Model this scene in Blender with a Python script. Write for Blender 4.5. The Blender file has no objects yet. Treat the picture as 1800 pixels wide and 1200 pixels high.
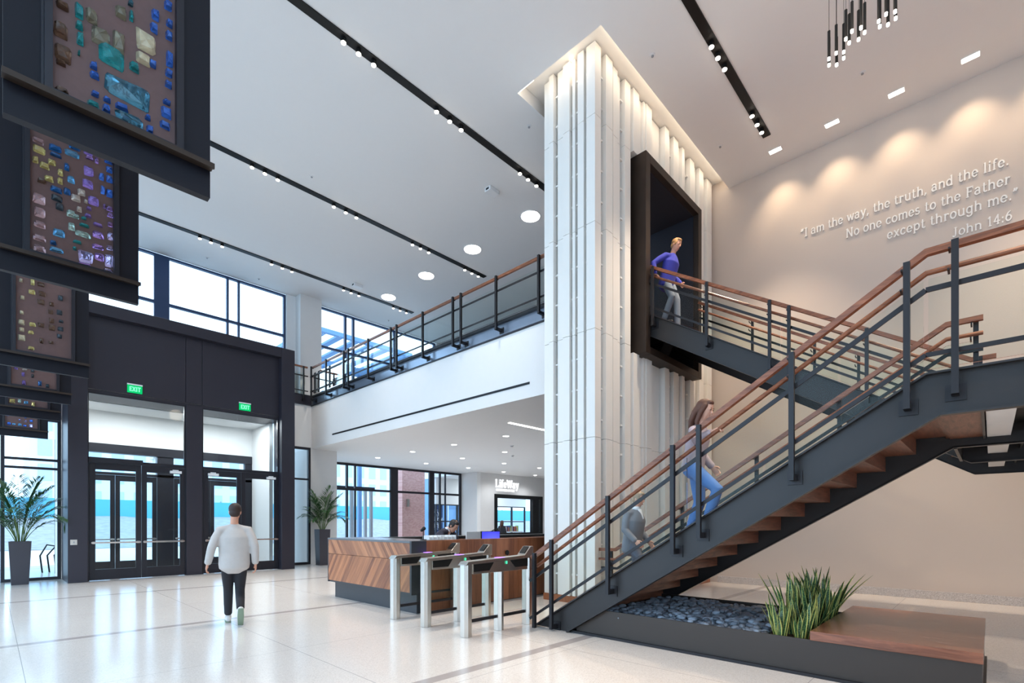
import bpy, math, random
from math import sin, cos, pi, radians as R
from mathutils import Vector as V

SC = bpy.context.scene
COL = SC.collection
random.seed(7)

# ------------------------------------------------------------------ camera
EYE = 1.45
YAW = math.atan2(842.0, 878.0)            # heading measured from +X towards +Y
cam_d = bpy.data.cameras.new('camera')
cam = bpy.data.objects.new('camera', cam_d)
COL.objects.link(cam)
cam.location = (0, 0, EYE)
cam.rotation_euler = (pi / 2, 0, YAW - pi / 2)
cam_d.sensor_width = 36.0
cam_d.lens = 36.0 * 878.0 / 1800.0
cam_d.shift_y = 320.0 / 1800.0
cam_d.clip_start = 0.05
cam_d.clip_end = 400
SC.camera = cam

# ------------------------------------------------------------------ view + world
vs = SC.view_settings
vs.view_transform = 'Standard'
vs.look = 'None'
vs.exposure = 0.95
vs.gamma = 1.0
vs.use_curve_mapping = False
SC.cycles.max_bounces = 10
SC.cycles.diffuse_bounces = 5
SC.cycles.glossy_bounces = 5
SC.cycles.transmission_bounces = 8
SC.cycles.transparent_max_bounces = 24
SC.cycles.sample_clamp_indirect = 6.0
SC.cycles.caustics_reflective = False
SC.cycles.caustics_refractive = False
try:
    SC.cycles.use_denoising = True
    SC.cycles.denoiser = 'OPENIMAGEDENOISE'
except Exception:
    pass

SKY = (0.54, 0.77, 1.0)
SKY_STRENGTH = 1.95
w = bpy.data.worlds.new('sky')
SC.world = w
w.use_nodes = True
bg = w.node_tree.nodes['Background']
bg.inputs[0].default_value = (*SKY, 1)
bg.inputs[1].default_value = SKY_STRENGTH

WARM = (1.0, 0.80, 0.60)
SOFT = (1.0, 0.91, 0.80)
COOL = (0.92, 0.96, 1.0)


# ------------------------------------------------------------------ object helpers
def setp(o, label=None, cat=None, group=None, kind=None):
    if label: o['label'] = label
    if cat: o['category'] = cat
    if group: o['group'] = group
    if kind: o['kind'] = kind
    return o


def thing(name, label, cat, loc=(0, 0, 0), rotz=0.0, group=None):
    o = bpy.data.objects.new(name, None)
    o.empty_display_size = 0.1
    COL.objects.link(o)
    o.location = loc
    o.rotation_euler = (0, 0, rotz)
    return setp(o, label, cat, group)


def sthing(name, loc=(0, 0, 0)):
    o = bpy.data.objects.new(name, None)
    o.empty_display_size = 0.1
    COL.objects.link(o)
    o.location = loc
    o['kind'] = 'structure'
    return o


def chain_loc(o):
    p = V((0, 0, 0))
    while o is not None:
        p += o.location
        o = o.parent
    return p


def dup(o, parent=None):
    c = o.copy()
    COL.objects.link(c)
    if parent is not None: c.parent = parent
    for ch in list(o.children):
        dup(ch, c)
    return c


class MB:
    """collects shapes, then links them as ONE mesh object"""
    def __init__(s):
        s.v = []; s.f = []; s.uv = {}; s.m = {}

    def add(s, vs_, fs_):
        n = len(s.v)
        s.v += [tuple(p) for p in vs_]
        s.f += [tuple(i + n for i in f) for f in fs_]

    def box(s, x0, y0, z0, x1, y1, z1):
        x0, x1 = min(x0, x1), max(x0, x1); y0, y1 = min(y0, y1), max(y0, y1); z0, z1 = min(z0, z1), max(z0, z1)
        s.add([(x0, y0, z0), (x1, y0, z0), (x1, y1, z0), (x0, y1, z0), (x0, y0, z1), (x1, y0, z1), (x1, y1, z1), (x0, y1, z1)],
              [(0, 3, 2, 1), (4, 5, 6, 7), (0, 1, 5, 4), (1, 2, 6, 5), (2, 3, 7, 6), (3, 0, 4, 7)])
        return s

    def cbox(s, x, y, z, dx, dy, dz):
        return s.box(x - dx / 2, y - dy / 2, z - dz / 2, x + dx / 2, y + dy / 2, z + dz / 2)

    def prism(s, poly, axis, a, b):
        """poly: 2D points; axis 'x': poly is (y,z); 'y': (x,z); 'z': (x,y); extruded a..b"""
        n = len(poly)
        def P(p, t):
            return (t, p[0], p[1]) if axis == 'x' else ((p[0], t, p[1]) if axis == 'y' else (p[0], p[1], t))
        vv = [P(p, a) for p in poly] + [P(p, b) for p in poly]
        ff = [tuple(range(n)), tuple(range(2 * n - 1, n - 1, -1))]
        ff += [(i, i + n, (i + 1) % n + n, (i + 1) % n) for i in range(n)]
        s.add(vv, ff)
        return s

    def beam(s, p, q, wd, ht, up=(0, 0, 1)):
        p, q = V(p), V(q)
        d = (q - p).normalized()
        side = d.cross(V(up))
        if side.length < 1e-5: side = V((1, 0, 0))
        side.normalize()
        u = side.cross(d).normalized()
        vv = []
        for c in (p, q):
            for a, b in ((-1, -1), (1, -1), (1, 1), (-1, 1)):
                vv.append(c + side * a * wd / 2 + u * b * ht / 2)
        s.add(vv, [(0, 3, 2, 1), (4, 5, 6, 7), (0, 1, 5, 4), (1, 2, 6, 5), (2, 3, 7, 6), (3, 0, 4, 7)])
        return s

    def sweep(s, pts, rads, lat=(1, 0, 0), n=12, cap=True, rnd=True):
        """closed tapered tube; rads: number or (along lat, across)"""
        pts = [V(p) for p in pts]
        rads = [(r, r) if not isinstance(r, (tuple, list)) else r for r in rads]
        if rnd and len(pts) > 1:
            d0 = (pts[0] - pts[1]).normalized(); d1 = (pts[-1] - pts[-2]).normalized()
            r0 = min(rads[0]); r1 = min(rads[-1])
            pts = [pts[0] + d0 * r0 * 0.55] + pts + [pts[-1] + d1 * r1 * 0.55]
            rads = [(rads[0][0] * .5, rads[0][1] * .5)] + rads + [(rads[-1][0] * .5, rads[-1][1] * .5)]
        base = len(s.v)
        lat = V(lat)
        for i, p in enumerate(pts):
            if i == 0: t = pts[1] - p
            elif i == len(pts) - 1: t = p - pts[i - 1]
            else: t = (pts[i + 1] - p).normalized() + (p - pts[i - 1]).normalized()
            if t.length < 1e-9: t = V((0, 0, 1))
            t.normalize()
            a = lat - t * lat.dot(t)
            if a.length < 1e-4: a = V((0, 1, 0)) - t * t.y
            if a.length < 1e-4: a = V((0, 0, 1)) - t * t.z
            a.normalize()
            b = t.cross(a)
            ra, rb = rads[i]
            for k in range(n):
                an = 2 * pi * k / n
                s.v.append(tuple(p + a * cos(an) * ra + b * sin(an) * rb))
        m = len(pts)
        for i in range(m - 1):
            for k in range(n):
                s.f.append((base + i * n + k, base + i * n + (k + 1) % n, base + (i + 1) * n + (k + 1) % n, base + (i + 1) * n + k))
        if cap:
            s.f.append(tuple(base + k for k in range(n - 1, -1, -1)))
            s.f.append(tuple(base + (m - 1) * n + k for k in range(n)))
        return s

    def tube(s, pts, r, n=8):
        return s.sweep(pts, [r] * len(pts), lat=(0.31, 0.95, 0.05), n=n, rnd=False)

    def cyl(s, x, y, z0, z1, r, n=16, r2=None):
        return s.sweep([(x, y, z0), (x, y, z1)], [r, r if r2 is None else r2], n=n, rnd=False)

    def ell(s, c, rx, ry, rz, n=14, m=9):
        base = len(s.v)
        for i in range(m + 1):
            ph = -pi / 2 + pi * i / m
            for k in range(n):
                a = 2 * pi * k / n
                s.v.append((c[0] + rx * cos(ph) * cos(a), c[1] + ry * cos(ph) * sin(a), c[2] + rz * sin(ph)))
        for i in range(m):
            for k in range(n):
                s.f.append((base + i * n + k, base + i * n + (k + 1) % n, base + (i + 1) * n + (k + 1) % n, base + (i + 1) * n + k))
        return s

    def build(s, name, mat, parent=None, world=True, smooth=False, bevel=0.0, base=True):
        me = bpy.data.meshes.new(name)
        o = bpy.data.objects.new(name, me)
        off = V((0, 0, 0))
        if parent is not None:
            o.parent = parent
            if world: off = chain_loc(parent)
        elif base:
            xs = [p[0] for p in s.v]; ys = [p[1] for p in s.v]; zs = [p[2] for p in s.v]
            off = V(((min(xs) + max(xs)) / 2, (min(ys) + max(ys)) / 2, min(zs)))
            o.location = off
        me.from_pydata([(p[0] - off.x, p[1] - off.y, p[2] - off.z) for p in s.v], [], s.f)
        if s.uv:
            uvl = me.uv_layers.new(name='UVMap')
            for pi_, poly in enumerate(me.polygons):
                u = s.uv.get(pi_)
                if u:
                    for j, li in enumerate(poly.loop_indices): uvl.data[li].uv = u[j]
        mats = mat if isinstance(mat, (list, tuple)) else [mat]
        for mm in mats: me.materials.append(mm)
        if len(mats) > 1:
            for pi_, poly in enumerate(me.polygons): poly.material_index = s.m.get(pi_, 0)
        if smooth:
            for poly in me.polygons: poly.use_smooth = True
        me.update()
        COL.objects.link(o)
        if bevel > 0:
            bm = o.modifiers.new('bevel', 'BEVEL'); bm.width = bevel; bm.segments = 2; bm.limit_method = 'ANGLE'
        return o


def struct(name, mb, mat, parent=None, **k):
    o = mb.build(name, mat, parent, **k)
    if parent is None: o['kind'] = 'structure'
    return o


def lamp(name, typ, loc, energy, color, parent=None, size=0.1, target=None, spot=None, blend=0.6, size_y=None):
    d = bpy.data.lights.new(name, typ)
    d.energy = energy; d.color = color
    if typ == 'AREA':
        d.size = size
        if size_y: d.shape = 'RECTANGLE'; d.size_y = size_y
    else:
        d.shadow_soft_size = size
    if typ == 'SPOT':
        d.spot_size = spot; d.spot_blend = blend
    o = bpy.data.objects.new(name, d)
    COL.objects.link(o)
    if parent is not None:
        o.parent = parent
        o.location = V(loc) - chain_loc(parent)
    else:
        o.location = loc
    if target is not None:
        o.rotation_euler = (V(target) - V(loc)).to_track_quat('-Z', 'Y').to_euler()
    return o


# ------------------------------------------------------------------ materials
def lin(r, g, b):
    f = lambda c: (c / 255 / 12.92) if c / 255 <= 0.04045 else ((c / 255 + 0.055) / 1.055) ** 2.4
    return (f(r), f(g), f(b))


def newmat(name):
    m = bpy.data.materials.new(name)
    m.use_nodes = True
    nt = m.node_tree
    return m, nt, nt.nodes['Principled BSDF']


def mk(name, col, rough=0.5, metal=0.0, var=0.06, scale=6.0, spec=0.5, bump=0.0, coat=0.0, sub=None):
    m, nt, b = newmat(name)
    L = nt.links
    tc = nt.nodes.new('ShaderNodeTexCoord')
    nz = nt.nodes.new('ShaderNodeTexNoise'); nz.inputs['Scale'].default_value = scale; nz.inputs['Detail'].default_value = 4
    L.new(tc.outputs['Object'], nz.inputs['Vector'])
    mx = nt.nodes.new('ShaderNodeMix'); mx.data_type = 'RGBA'
    mx.inputs[6].default_value = (*[max(0, c * (1 - var)) for c in col], 1)
    mx.inputs[7].default_value = (*[min(1, c * (1 + var)) for c in col], 1)
    L.new(nz.outputs['Fac'], mx.inputs[0])
    L.new(mx.outputs[2], b.inputs['Base Color'])
    b.inputs['Roughness'].default_value = rough
    b.inputs['Metallic'].default_value = metal
    b.inputs['Specular IOR Level'].default_value = spec
    if coat: b.inputs['Coat Weight'].default_value = coat
    if bump:
        bp = nt.nodes.new('ShaderNodeBump'); bp.inputs['Strength'].default_value = bump; bp.inputs['Distance'].default_value = 0.01
        L.new(nz.outputs['Fac'], bp.inputs['Height']); L.new(bp.outputs[0], b.inputs['Normal'])
    return m


def emit(name, col, strength):
    m = bpy.data.materials.new(name); m.use_nodes = True
    nt = m.node_tree; nt.nodes.clear()
    e = nt.nodes.new('ShaderNodeEmission'); e.inputs[0].default_value = (*col, 1); e.inputs[1].default_value = strength
    o = nt.nodes.new('ShaderNodeOutputMaterial'); nt.links.new(e.outputs[0], o.inputs[0])
    return m


def glassmat(name, tint=(0.93, 0.97, 0.96), refl=1.0, rough=0.0, blend=0.12):
    """thin architectural pane: see-through, with a fresnel reflection"""
    m = bpy.data.materials.new(name); m.use_nodes = True
    nt = m.node_tree; nt.nodes.clear(); L = nt.links
    t = nt.nodes.new('ShaderNodeBsdfTransparent'); t.inputs[0].default_value = (*tint, 1)
    g = nt.nodes.new('ShaderNodeBsdfGlossy'); g.inputs['Roughness'].default_value = rough; g.inputs[0].default_value = (refl, refl, refl, 1)
    fr = nt.nodes.new('ShaderNodeLayerWeight'); fr.inputs[0].default_value = blend
    mx = nt.nodes.new('ShaderNodeMixShader')
    o = nt.nodes.new('ShaderNodeOutputMaterial')
    L.new(fr.outputs['Fresnel'], mx.inputs[0]); L.new(t.outputs[0], mx.inputs[1]); L.new(g.outputs[0], mx.inputs[2]); L.new(mx.outputs[0], o.inputs[0])
    return m


def wood(name, dark, light, grain=(1, 1, 12), plank=None, rough=0.38, ang=0.0, axis='x', contrast=1.0):
    """grain: stretch of the noise per axis (big = fine across); plank: (axis index, width) gives each board its own tone;
    ang turns the pattern about `axis`"""
    m, nt, b = newmat(name); L = nt.links
    tc = nt.nodes.new('ShaderNodeTexCoord')
    mp = nt.nodes.new('ShaderNodeMapping')
    mp.inputs['Rotation'].default_value = (ang if axis == 'x' else 0, ang if axis == 'y' else 0, ang if axis == 'z' else 0)
    L.new(tc.outputs['Object'], mp.inputs['Vector'])
    sc = nt.nodes.new('ShaderNodeVectorMath'); sc.operation = 'MULTIPLY'; sc.inputs[1].default_value = grain
    L.new(mp.outputs[0], sc.inputs[0])
    src = sc.outputs[0]
    tone = None
    if plank:
        sp = nt.nodes.new('ShaderNodeSeparateXYZ'); L.new(mp.outputs[0], sp.inputs[0])
        dv = nt.nodes.new('ShaderNodeMath'); dv.operation = 'DIVIDE'; dv.inputs[1].default_value = plank[1]
        L.new(sp.outputs[plank[0]], dv.inputs[0])
        fl = nt.nodes.new('ShaderNodeMath'); fl.operation = 'FLOOR'; L.new(dv.outputs[0], fl.inputs[0])
        wn = nt.nodes.new('ShaderNodeTexWhiteNoise'); wn.noise_dimensions = '1D'; L.new(fl.outputs[0], wn.inputs['W'])
        ad = nt.nodes.new('ShaderNodeVectorMath'); ad.operation = 'ADD'
        L.new(sc.outputs[0], ad.inputs[0])
        ms = nt.nodes.new('ShaderNodeVectorMath'); ms.operation = 'SCALE'; ms.inputs['Scale'].default_value = 37.0
        L.new(wn.outputs['Color'], ms.inputs[0]); L.new(ms.outputs[0], ad.inputs[1])
        src = ad.outputs[0]; tone = wn.outputs['Value']
    nz = nt.nodes.new('ShaderNodeTexNoise'); nz.inputs['Scale'].default_value = 1.0; nz.inputs['Detail'].default_value = 6; nz.inputs['Roughness'].default_value = 0.62
    nz.inputs['Distortion'].default_value = 0.6
    L.new(src, nz.inputs['Vector'])
    rp = nt.nodes.new('ShaderNodeMapRange'); rp.inputs[1].default_value = 0.5 - 0.22 / contrast; rp.inputs[2].default_value = 0.5 + 0.22 / contrast
    L.new(nz.outputs['Fac'], rp.inputs[0])
    fac = rp.outputs[0]
    if tone is not None:
        a1 = nt.nodes.new('ShaderNodeMath'); a1.operation = 'MULTIPLY'; a1.inputs[1].default_value = 0.5; L.new(fac, a1.inputs[0])
        a2 = nt.nodes.new('ShaderNodeMath'); a2.operation = 'MULTIPLY_ADD'; a2.inputs[1].default_value = 0.55; L.new(tone, a2.inputs[0]); L.new(a1.outputs[0], a2.inputs[2])
        fac = a2.outputs[0]
    mx = nt.nodes.new('ShaderNodeMix'); mx.data_type = 'RGBA'; mx.inputs[6].default_value = (*dark, 1); mx.inputs[7].default_value = (*light, 1)
    mx.clamp_factor = True
    L.new(fac, mx.inputs[0]); L.new(mx.outputs[2], b.inputs['Base Color'])
    b.inputs['Roughness'].default_value = rough
    return m


def terrazzo(name, base, speck_d, speck_l, rough=0.16, bands=False):
    m, nt, b = newmat(name); L = nt.links
    ge = nt.nodes.new('ShaderNodeNewGeometry')
    vo = nt.nodes.new('ShaderNodeTexVoronoi'); vo.inputs['Scale'].default_value = 120.0
    L.new(ge.outputs['Position'], vo.inputs['Vector'])
    cr = nt.nodes.new('ShaderNodeValToRGB')
    cr.color_ramp.interpolation = 'CONSTANT'
    e = cr.color_ramp.elements
    e[0].position = 0; e[0].color = (*speck_d, 1); e[1].position = 0.16; e[1].color = (*base, 1)
    x = e.new(0.80); x.color = (*speck_l, 1)
    sp0 = nt.nodes.new('ShaderNodeSeparateColor'); L.new(vo.outputs['Color'], sp0.inputs[0]); L.new(sp0.outputs[0], cr.inputs[0])
    nz = nt.nodes.new('ShaderNodeTexNoise'); nz.inputs['Scale'].default_value = 0.6; L.new(ge.outputs['Position'], nz.inputs['Vector'])
    mr = nt.nodes.new('ShaderNodeMapRange'); mr.inputs[3].default_value = 0.94; mr.inputs[4].default_value = 1.05; L.new(nz.outputs['Fac'], mr.inputs[0])
    ml = nt.nodes.new('ShaderNodeMix'); ml.data_type = 'RGBA'; ml.blend_type = 'MULTIPLY'; ml.inputs[0].default_value = 1.0
    L.new(cr.outputs[0], ml.inputs[6]); L.new(mr.outputs[0], ml.inputs[7])
    out = ml.outputs[2]
    if bands:
        sp = nt.nodes.new('ShaderNodeSeparateXYZ'); L.new(ge.outputs['Position'], sp.inputs[0])
        def stripe(sock, off, period, width):
            a = nt.nodes.new('ShaderNodeMath'); a.operation = 'SUBTRACT'; a.inputs[1].default_value = off - period * 20; L.new(sock, a.inputs[0])
            md = nt.nodes.new('ShaderNodeMath'); md.operation = 'MODULO'; md.inputs[1].default_value = period; L.new(a.outputs[0], md.inputs[0])
            lt = nt.nodes.new('ShaderNodeMath'); lt.operation = 'LESS_THAN'; lt.inputs[1].default_value = width; L.new(md.outputs[0], lt.inputs[0])
            return lt.outputs[0]
        for sock, off, per, wd, colr in ((sp.outputs['Y'], 3.67, 4.63, 0.14, lin(176, 168, 166)), (sp.outputs['X'], 0.215, 2.205, 0.006, lin(150, 146, 146)), (sp.outputs['Y'], 1.2, 2.315, 0.006, lin(165, 160, 160))):
            st = stripe(sock, off, per, wd)
            mx = nt.nodes.new('ShaderNodeMix'); mx.data_type = 'RGBA'; mx.inputs[7].default_value = (*colr, 1)
            L.new(st, mx.inputs[0]); L.new(out, mx.inputs[6]); out = mx.outputs[2]
    L.new(out, b.inputs['Base Color'])
    b.inputs['Roughness'].default_value = rough
    b.inputs['Specular IOR Level'].default_value = 0.7
    return m


M = {}
M['floor'] = terrazzo('terrazzo_floor', lin(222, 215, 210), lin(209, 202, 197), lin(229, 223, 218), 0.15, True)
M['base_stone'] = terrazzo('terrazzo_base', lin(196, 186, 180), lin(166, 156, 150), lin(218, 212, 208), 0.4)
M['ceiling'] = mk('ceiling_paint', lin(230, 229, 228), 0.9, var=0.01, spec=0.2)
M['white'] = mk('white_paint', lin(228, 228, 228), 0.75, var=0.015, spec=0.3)
M['pier'] = mk('grey_white_plaster', lin(216, 215, 214), 0.8, var=0.02, spec=0.3)
M['quote_wall'] = mk('greige_wall_paint', lin(205, 191, 180), 0.85, var=0.02, scale=1.5, spec=0.25)
M['slat'] = mk('white_slat_lacquer', lin(238, 235, 230), 0.5, var=0.012, spec=0.4)
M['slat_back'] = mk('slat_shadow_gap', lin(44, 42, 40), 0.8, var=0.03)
M['dark_panel'] = mk('dark_aubergine_metal_panel', lin(47, 45, 55), 0.42, 0.25, var=0.05, scale=2)
M['dark_frame'] = mk('dark_window_frame', lin(36, 36, 44), 0.4, 0.3, var=0.05)
M['steel_dark'] = mk('charcoal_painted_steel', lin(47, 45, 46), 0.42, 0.3, var=0.06, scale=3)
M['post_dark'] = mk('blackened_steel_post', lin(36, 35, 39), 0.4, 0.35, var=0.06)
M['art_dark'] = mk('ink_blue_backing_panel', lin(22, 23, 32), 0.55, 0.0, var=0.06, scale=2, spec=0.25)
M['carpet'] = mk('grey_upper_carpet', lin(120, 120, 124), 0.95, var=0.05)
M['planter_steel'] = mk('warm_charcoal_planter_steel', lin(57, 50, 46), 0.42, 0.25, var=0.06, scale=3)
M['black'] = mk('black_metal', lin(8, 8, 9), 0.5, 0.2, var=0.1)
M['black_room'] = mk('near_black_lining', lin(22, 24, 36), 0.75, 0.0, var=0.05)
M['bronze'] = mk('bronzed_portal_steel', lin(58, 48, 42), 0.5, 0.5, var=0.25, scale=4)
M['steel'] = mk('brushed_stainless', lin(206, 200, 192), 0.28, 1.0, var=0.05, scale=20)
M['chrome'] = mk('bright_metal', lin(225, 225, 225), 0.2, 1.0, var=0.02)
M['glass'] = glassmat('window_glass', (0.96, 0.985, 0.99), blend=0.08)
M['door_glass'] = glassmat('door_glass', (0.94, 0.98, 0.985), blend=0.16)
M['rail_glass'] = glassmat('balustrade_glass', (0.95, 0.98, 0.968), blend=0.10)
M['edge_glass'] = mk('glass_edge', lin(170, 205, 195), 0.2, var=0.02)
M['wood_rail'] = wood('walnut_handrail', lin(80, 42, 28), lin(160, 98, 66), grain=(30, 4, 30), rough=0.35)
M['wood_tread'] = wood('walnut_tread', lin(74, 44, 32), lin(150, 96, 72), grain=(3, 26, 26), rough=0.4)
M['wood_bench'] = wood('walnut_bench_top', lin(80, 47, 36), lin(156, 98, 74), grain=(24, 2.2, 24), rough=0.22)
M['wood_v'] = wood('walnut_vertical_board', lin(100, 54, 34), lin(178, 112, 76), grain=(26, 26, 2.0), plank=(0, 0.16), rough=0.4)
M['wood_vy'] = wood('walnut_vertical_board_side', lin(98, 52, 33), lin(172, 106, 72), grain=(26, 26, 2.0), plank=(1, 0.16), rough=0.4)
M['wood_hb1'] = wood('walnut_chevron_low', lin(98, 52, 34), lin(192, 128, 86), grain=(20, 22, 1.6), plank=(1, 0.075), rough=0.42, ang=R(-38), axis='x')
M['wood_hb2'] = wood('walnut_chevron_high', lin(104, 58, 40), lin(200, 138, 96), grain=(20, 22, 1.6), plank=(1, 0.075), rough=0.42, ang=R(40), axis='x')
M['slate'] = mk('charcoal_laminate', lin(56, 57, 62), 0.45, 0.1, var=0.06)
M['counter'] = mk('grey_stone_counter', lin(104, 106, 110), 0.25, 0.0, var=0.08, scale=14)
M['lens'] = emit('lamp_lens_warm', (1.0, 0.90, 0.76), 9.0)
M['lens_cool'] = emit('lamp_lens_white', (1.0, 0.98, 0.96), 8.0)
M['cove_led'] = emit('cove_led_strip', (1.0, 0.86, 0.66), 3.0)
M['exit_green'] = emit('exit_sign_green', lin(14, 196, 110), .62)
M['exit_letter'] = emit('exit_sign_letter', lin(120, 240, 185), .8)
M['leaf'] = mk('palm_leaf_green', lin(52, 92, 48), 0.45, var=0.35, scale=9)
M['stem'] = mk('palm_stem_green', lin(98, 120, 66), 0.55, var=0.2)
M['pot'] = mk('charcoal_planter', lin(62, 60, 68), 0.45, 0.1, var=0.06)
M['soil'] = mk('potting_soil', lin(52, 42, 36), 0.95, var=0.4, scale=40, bump=0.6)
M['letter'] = mk('raised_letter_cream', lin(244, 240, 234), 0.5, var=0.01)
M['sign_white'] = emit('lit_sign_letter', (0.93, 0.96, 1.0), .75)
M['plastic_white'] = mk('white_plastic', lin(228, 228, 228), 0.45, var=0.02)
M['plastic_grey'] = mk('grey_plastic', lin(150, 152, 156), 0.5, var=0.03)
M['led_purple'] = emit('purple_led', (0.35, 0.16, 1.0), 1.6)
M['led_green'] = emit('green_led', (0.1, 1.0, 0.55), .7)


def leafy(name):
    m, nt, b = newmat(name); L = nt.links
    uv = nt.nodes.new('ShaderNodeUVMap')
    sp = nt.nodes.new('ShaderNodeSeparateXYZ'); L.new(uv.outputs[0], sp.inputs[0])
    a = nt.nodes.new('ShaderNodeMath'); a.operation = 'SUBTRACT'; a.inputs[1].default_value = 0.5; L.new(sp.outputs[0], a.inputs[0])
    ab = nt.nodes.new('ShaderNodeMath'); ab.operation = 'ABSOLUTE'; L.new(a.outputs[0], ab.inputs[0])
    gt = nt.nodes.new('ShaderNodeMath'); gt.operation = 'GREATER_THAN'; gt.inputs[1].default_value = 0.37; L.new(ab.outputs[0], gt.inputs[0])
    wv = nt.nodes.new('ShaderNodeTexNoise'); wv.inputs['Scale'].default_value = 1.0; wv.inputs['Detail'].default_value = 3
    sc = nt.nodes.new('ShaderNodeVectorMath'); sc.operation = 'MULTIPLY'; sc.inputs[1].default_value = (3, 26, 1); L.new(uv.outputs[0], sc.inputs[0]); L.new(sc.outputs[0], wv.inputs['Vector'])
    cr = nt.nodes.new('ShaderNodeValToRGB'); cr.color_ramp.elements[0].position = 0.4; cr.color_ramp.elements[0].color = (*lin(30, 56, 32), 1)
    cr.color_ramp.elements[1].position = 0.62; cr.color_ramp.elements[1].color = (*lin(96, 132, 84), 1)
    L.new(wv.outputs['Fac'], cr.inputs[0])
    mx = nt.nodes.new('ShaderNodeMix'); mx.data_type = 'RGBA'; mx.inputs[7].default_value = (*lin(206, 200, 110), 1)
    L.new(gt.outputs[0], mx.inputs[0]); L.new(cr.outputs[0], mx.inputs[6]); L.new(mx.outputs[2], b.inputs['Base Color'])
    b.inputs['Roughness'].default_value = 0.35
    return m


M['snake'] = leafy('snake_plant_leaf')


def gem(name, col, tr=0.9, rough=0.18):
    m, nt, b = newmat(name); L = nt.links
    tc = nt.nodes.new('ShaderNodeTexCoord'); nz = nt.nodes.new('ShaderNodeTexNoise'); nz.inputs['Scale'].default_value = 26; nz.inputs['Detail'].default_value = 2
    L.new(tc.outputs['Object'], nz.inputs['Vector'])
    mx = nt.nodes.new('ShaderNodeMix'); mx.data_type = 'RGBA'
    mx.inputs[6].default_value = (*[c * 0.55 for c in col], 1); mx.inputs[7].default_value = (*[min(1, c * 1.5) for c in col], 1)
    L.new(nz.outputs['Fac'], mx.inputs[0]); L.new(mx.outputs[2], b.inputs['Base Color'])
    bp = nt.nodes.new('ShaderNodeBump'); bp.inputs['Strength'].default_value = 0.5; bp.inputs['Distance'].default_value = 0.01
    L.new(nz.outputs['Fac'], bp.inputs['Height']); L.new(bp.outputs[0], b.inputs['Normal'])
    b.inputs['Transmission Weight'].default_value = tr
    b.inputs['IOR'].default_value = 1.35
    b.inputs['Roughness'].default_value = rough
    return m


GEM = {k: gem('slab_glass_' + k, c, tr) for k, (c, tr) in dict(
    brown=((0.16, 0.09, 0.06), .6), teal=((0.03, 0.34, 0.36), .6), olive=((0.24, 0.22, 0.16), .5), sand=((0.62, 0.55, 0.38), .4), blue=((0.06, 0.20, 0.95), .6),
    aqua=((0.10, 0.30, 0.42), .8), pink=((0.62, 0.40, 0.42), .7), gold=((0.80, 0.58, 0.22), .6), deep=((0.02, 0.13, 0.38), .6), sky=((0.14, 0.42, 0.80), .7),
    dark=((0.05, 0.07, 0.09), .5), violet=((0.34, 0.22, 0.72), .7), lilac=((0.48, 0.28, 0.92), .85), rose=((0.85, 0.62, 0.55), .6), mint=((0.50, 0.74, 0.62), .7),
    pale=((0.56, 0.46, 1.0), .95)).items()}
M['matrix'] = mk('brown_epoxy_matrix', lin(98, 74, 72), 0.6, var=0.14, scale=30)
# ================================================================== SETTING
CEIL = 9.65
XQ = 12.5                 # wall with the quotation
YW = 17.6                 # lower entrance wall
YU = 18.25                # upper windows
YS = 20.55                # lower shop windows
XB = 7.95                 # balcony front
SLAB = 4.14               # underside of the balcony / low ceiling

g = struct('floor', MB().box(-7, -7, -0.018, 27, 23.6, 0.0), M['floor'])
M['paving'] = mk('pale_paving', lin(206, 208, 210), 0.85, var=0.06, scale=0.7)
struct('ground', MB().box(-90, -90, -0.5, 160, 160, -0.02), M['paving'])

c = MB()
hx0, hx1, hy0, hy1 = 6.945, 12.5, 4.63, 6.515
for a in ((-7, -7, hx0, YU), (hx0, -7, 26, hy0), (hx0, hy1, 26, YU), (12.81, hy0, 26, hy1)):
    c.box(a[0], a[1], CEIL, a[2], a[3], CEIL + 0.25)
struct('ceiling', c, M['ceiling'])
c = MB().box(hx0 - .05, hy0 - .05, 9.905, hx1 + .05, hy1 + .05, 10.0)
struct('ceiling_cove_lid', c, M['slat'])

# wall with the quotation
struct('wall_right', MB().box(XQ, -7, 0, XQ + 0.3, 6.2, 10.0), M['quote_wall'])
struct('baseboard_right', MB().box(XQ - 0.03, -7, 0, XQ, 4.9, 0.16), M['base_stone'], bevel=0.004)
struct('wall_added_behind_camera', MB().box(1.5, -7.2, 0, XQ, -7, CEIL), M['quote_wall'])  # unseen wall added to keep cool sky light off the right side
struct('wall_added_left', MB().box(-7.2, -7, 0, -7, 2, CEIL), M['white'])  # unseen wall added, its length set by how much sky light enters
# wall behind the tower (both storeys)
struct('wall_behind_tower', MB().box(12.36, 6.21, 0, 26, 6.4, CEIL), M['white'])

# balcony slab / low ceiling / upper floor
struct('wall_balcony', MB().box(XB, 6.22, SLAB, 26, YS + .1, 5.64), M['white'])
struct('floor_upper', MB().box(XB + .1, 6.22, 5.641, 26, YU - .1, 6.0), M['carpet'])
struct('trim_shade_line', MB().box(XB - .02, 6.22, 5.64, XB + .1, YW, 5.68), M['dark_frame'])  # dark strip drawn in place of the shade in a shadow gap
M['band'] = mk('blue_grey_edge_panel', lin(150, 162, 180), 0.22, 0.55, var=0.04)
struct('trim_2', MB().box(XB + .07, 6.22, 5.68, XB + .1, YW, 5.97), M['band'])
struct('trim_3', MB().box(XB - .01, 6.22, 5.97, XB + .12, YW, 6.03), M['post_dark'])
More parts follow.
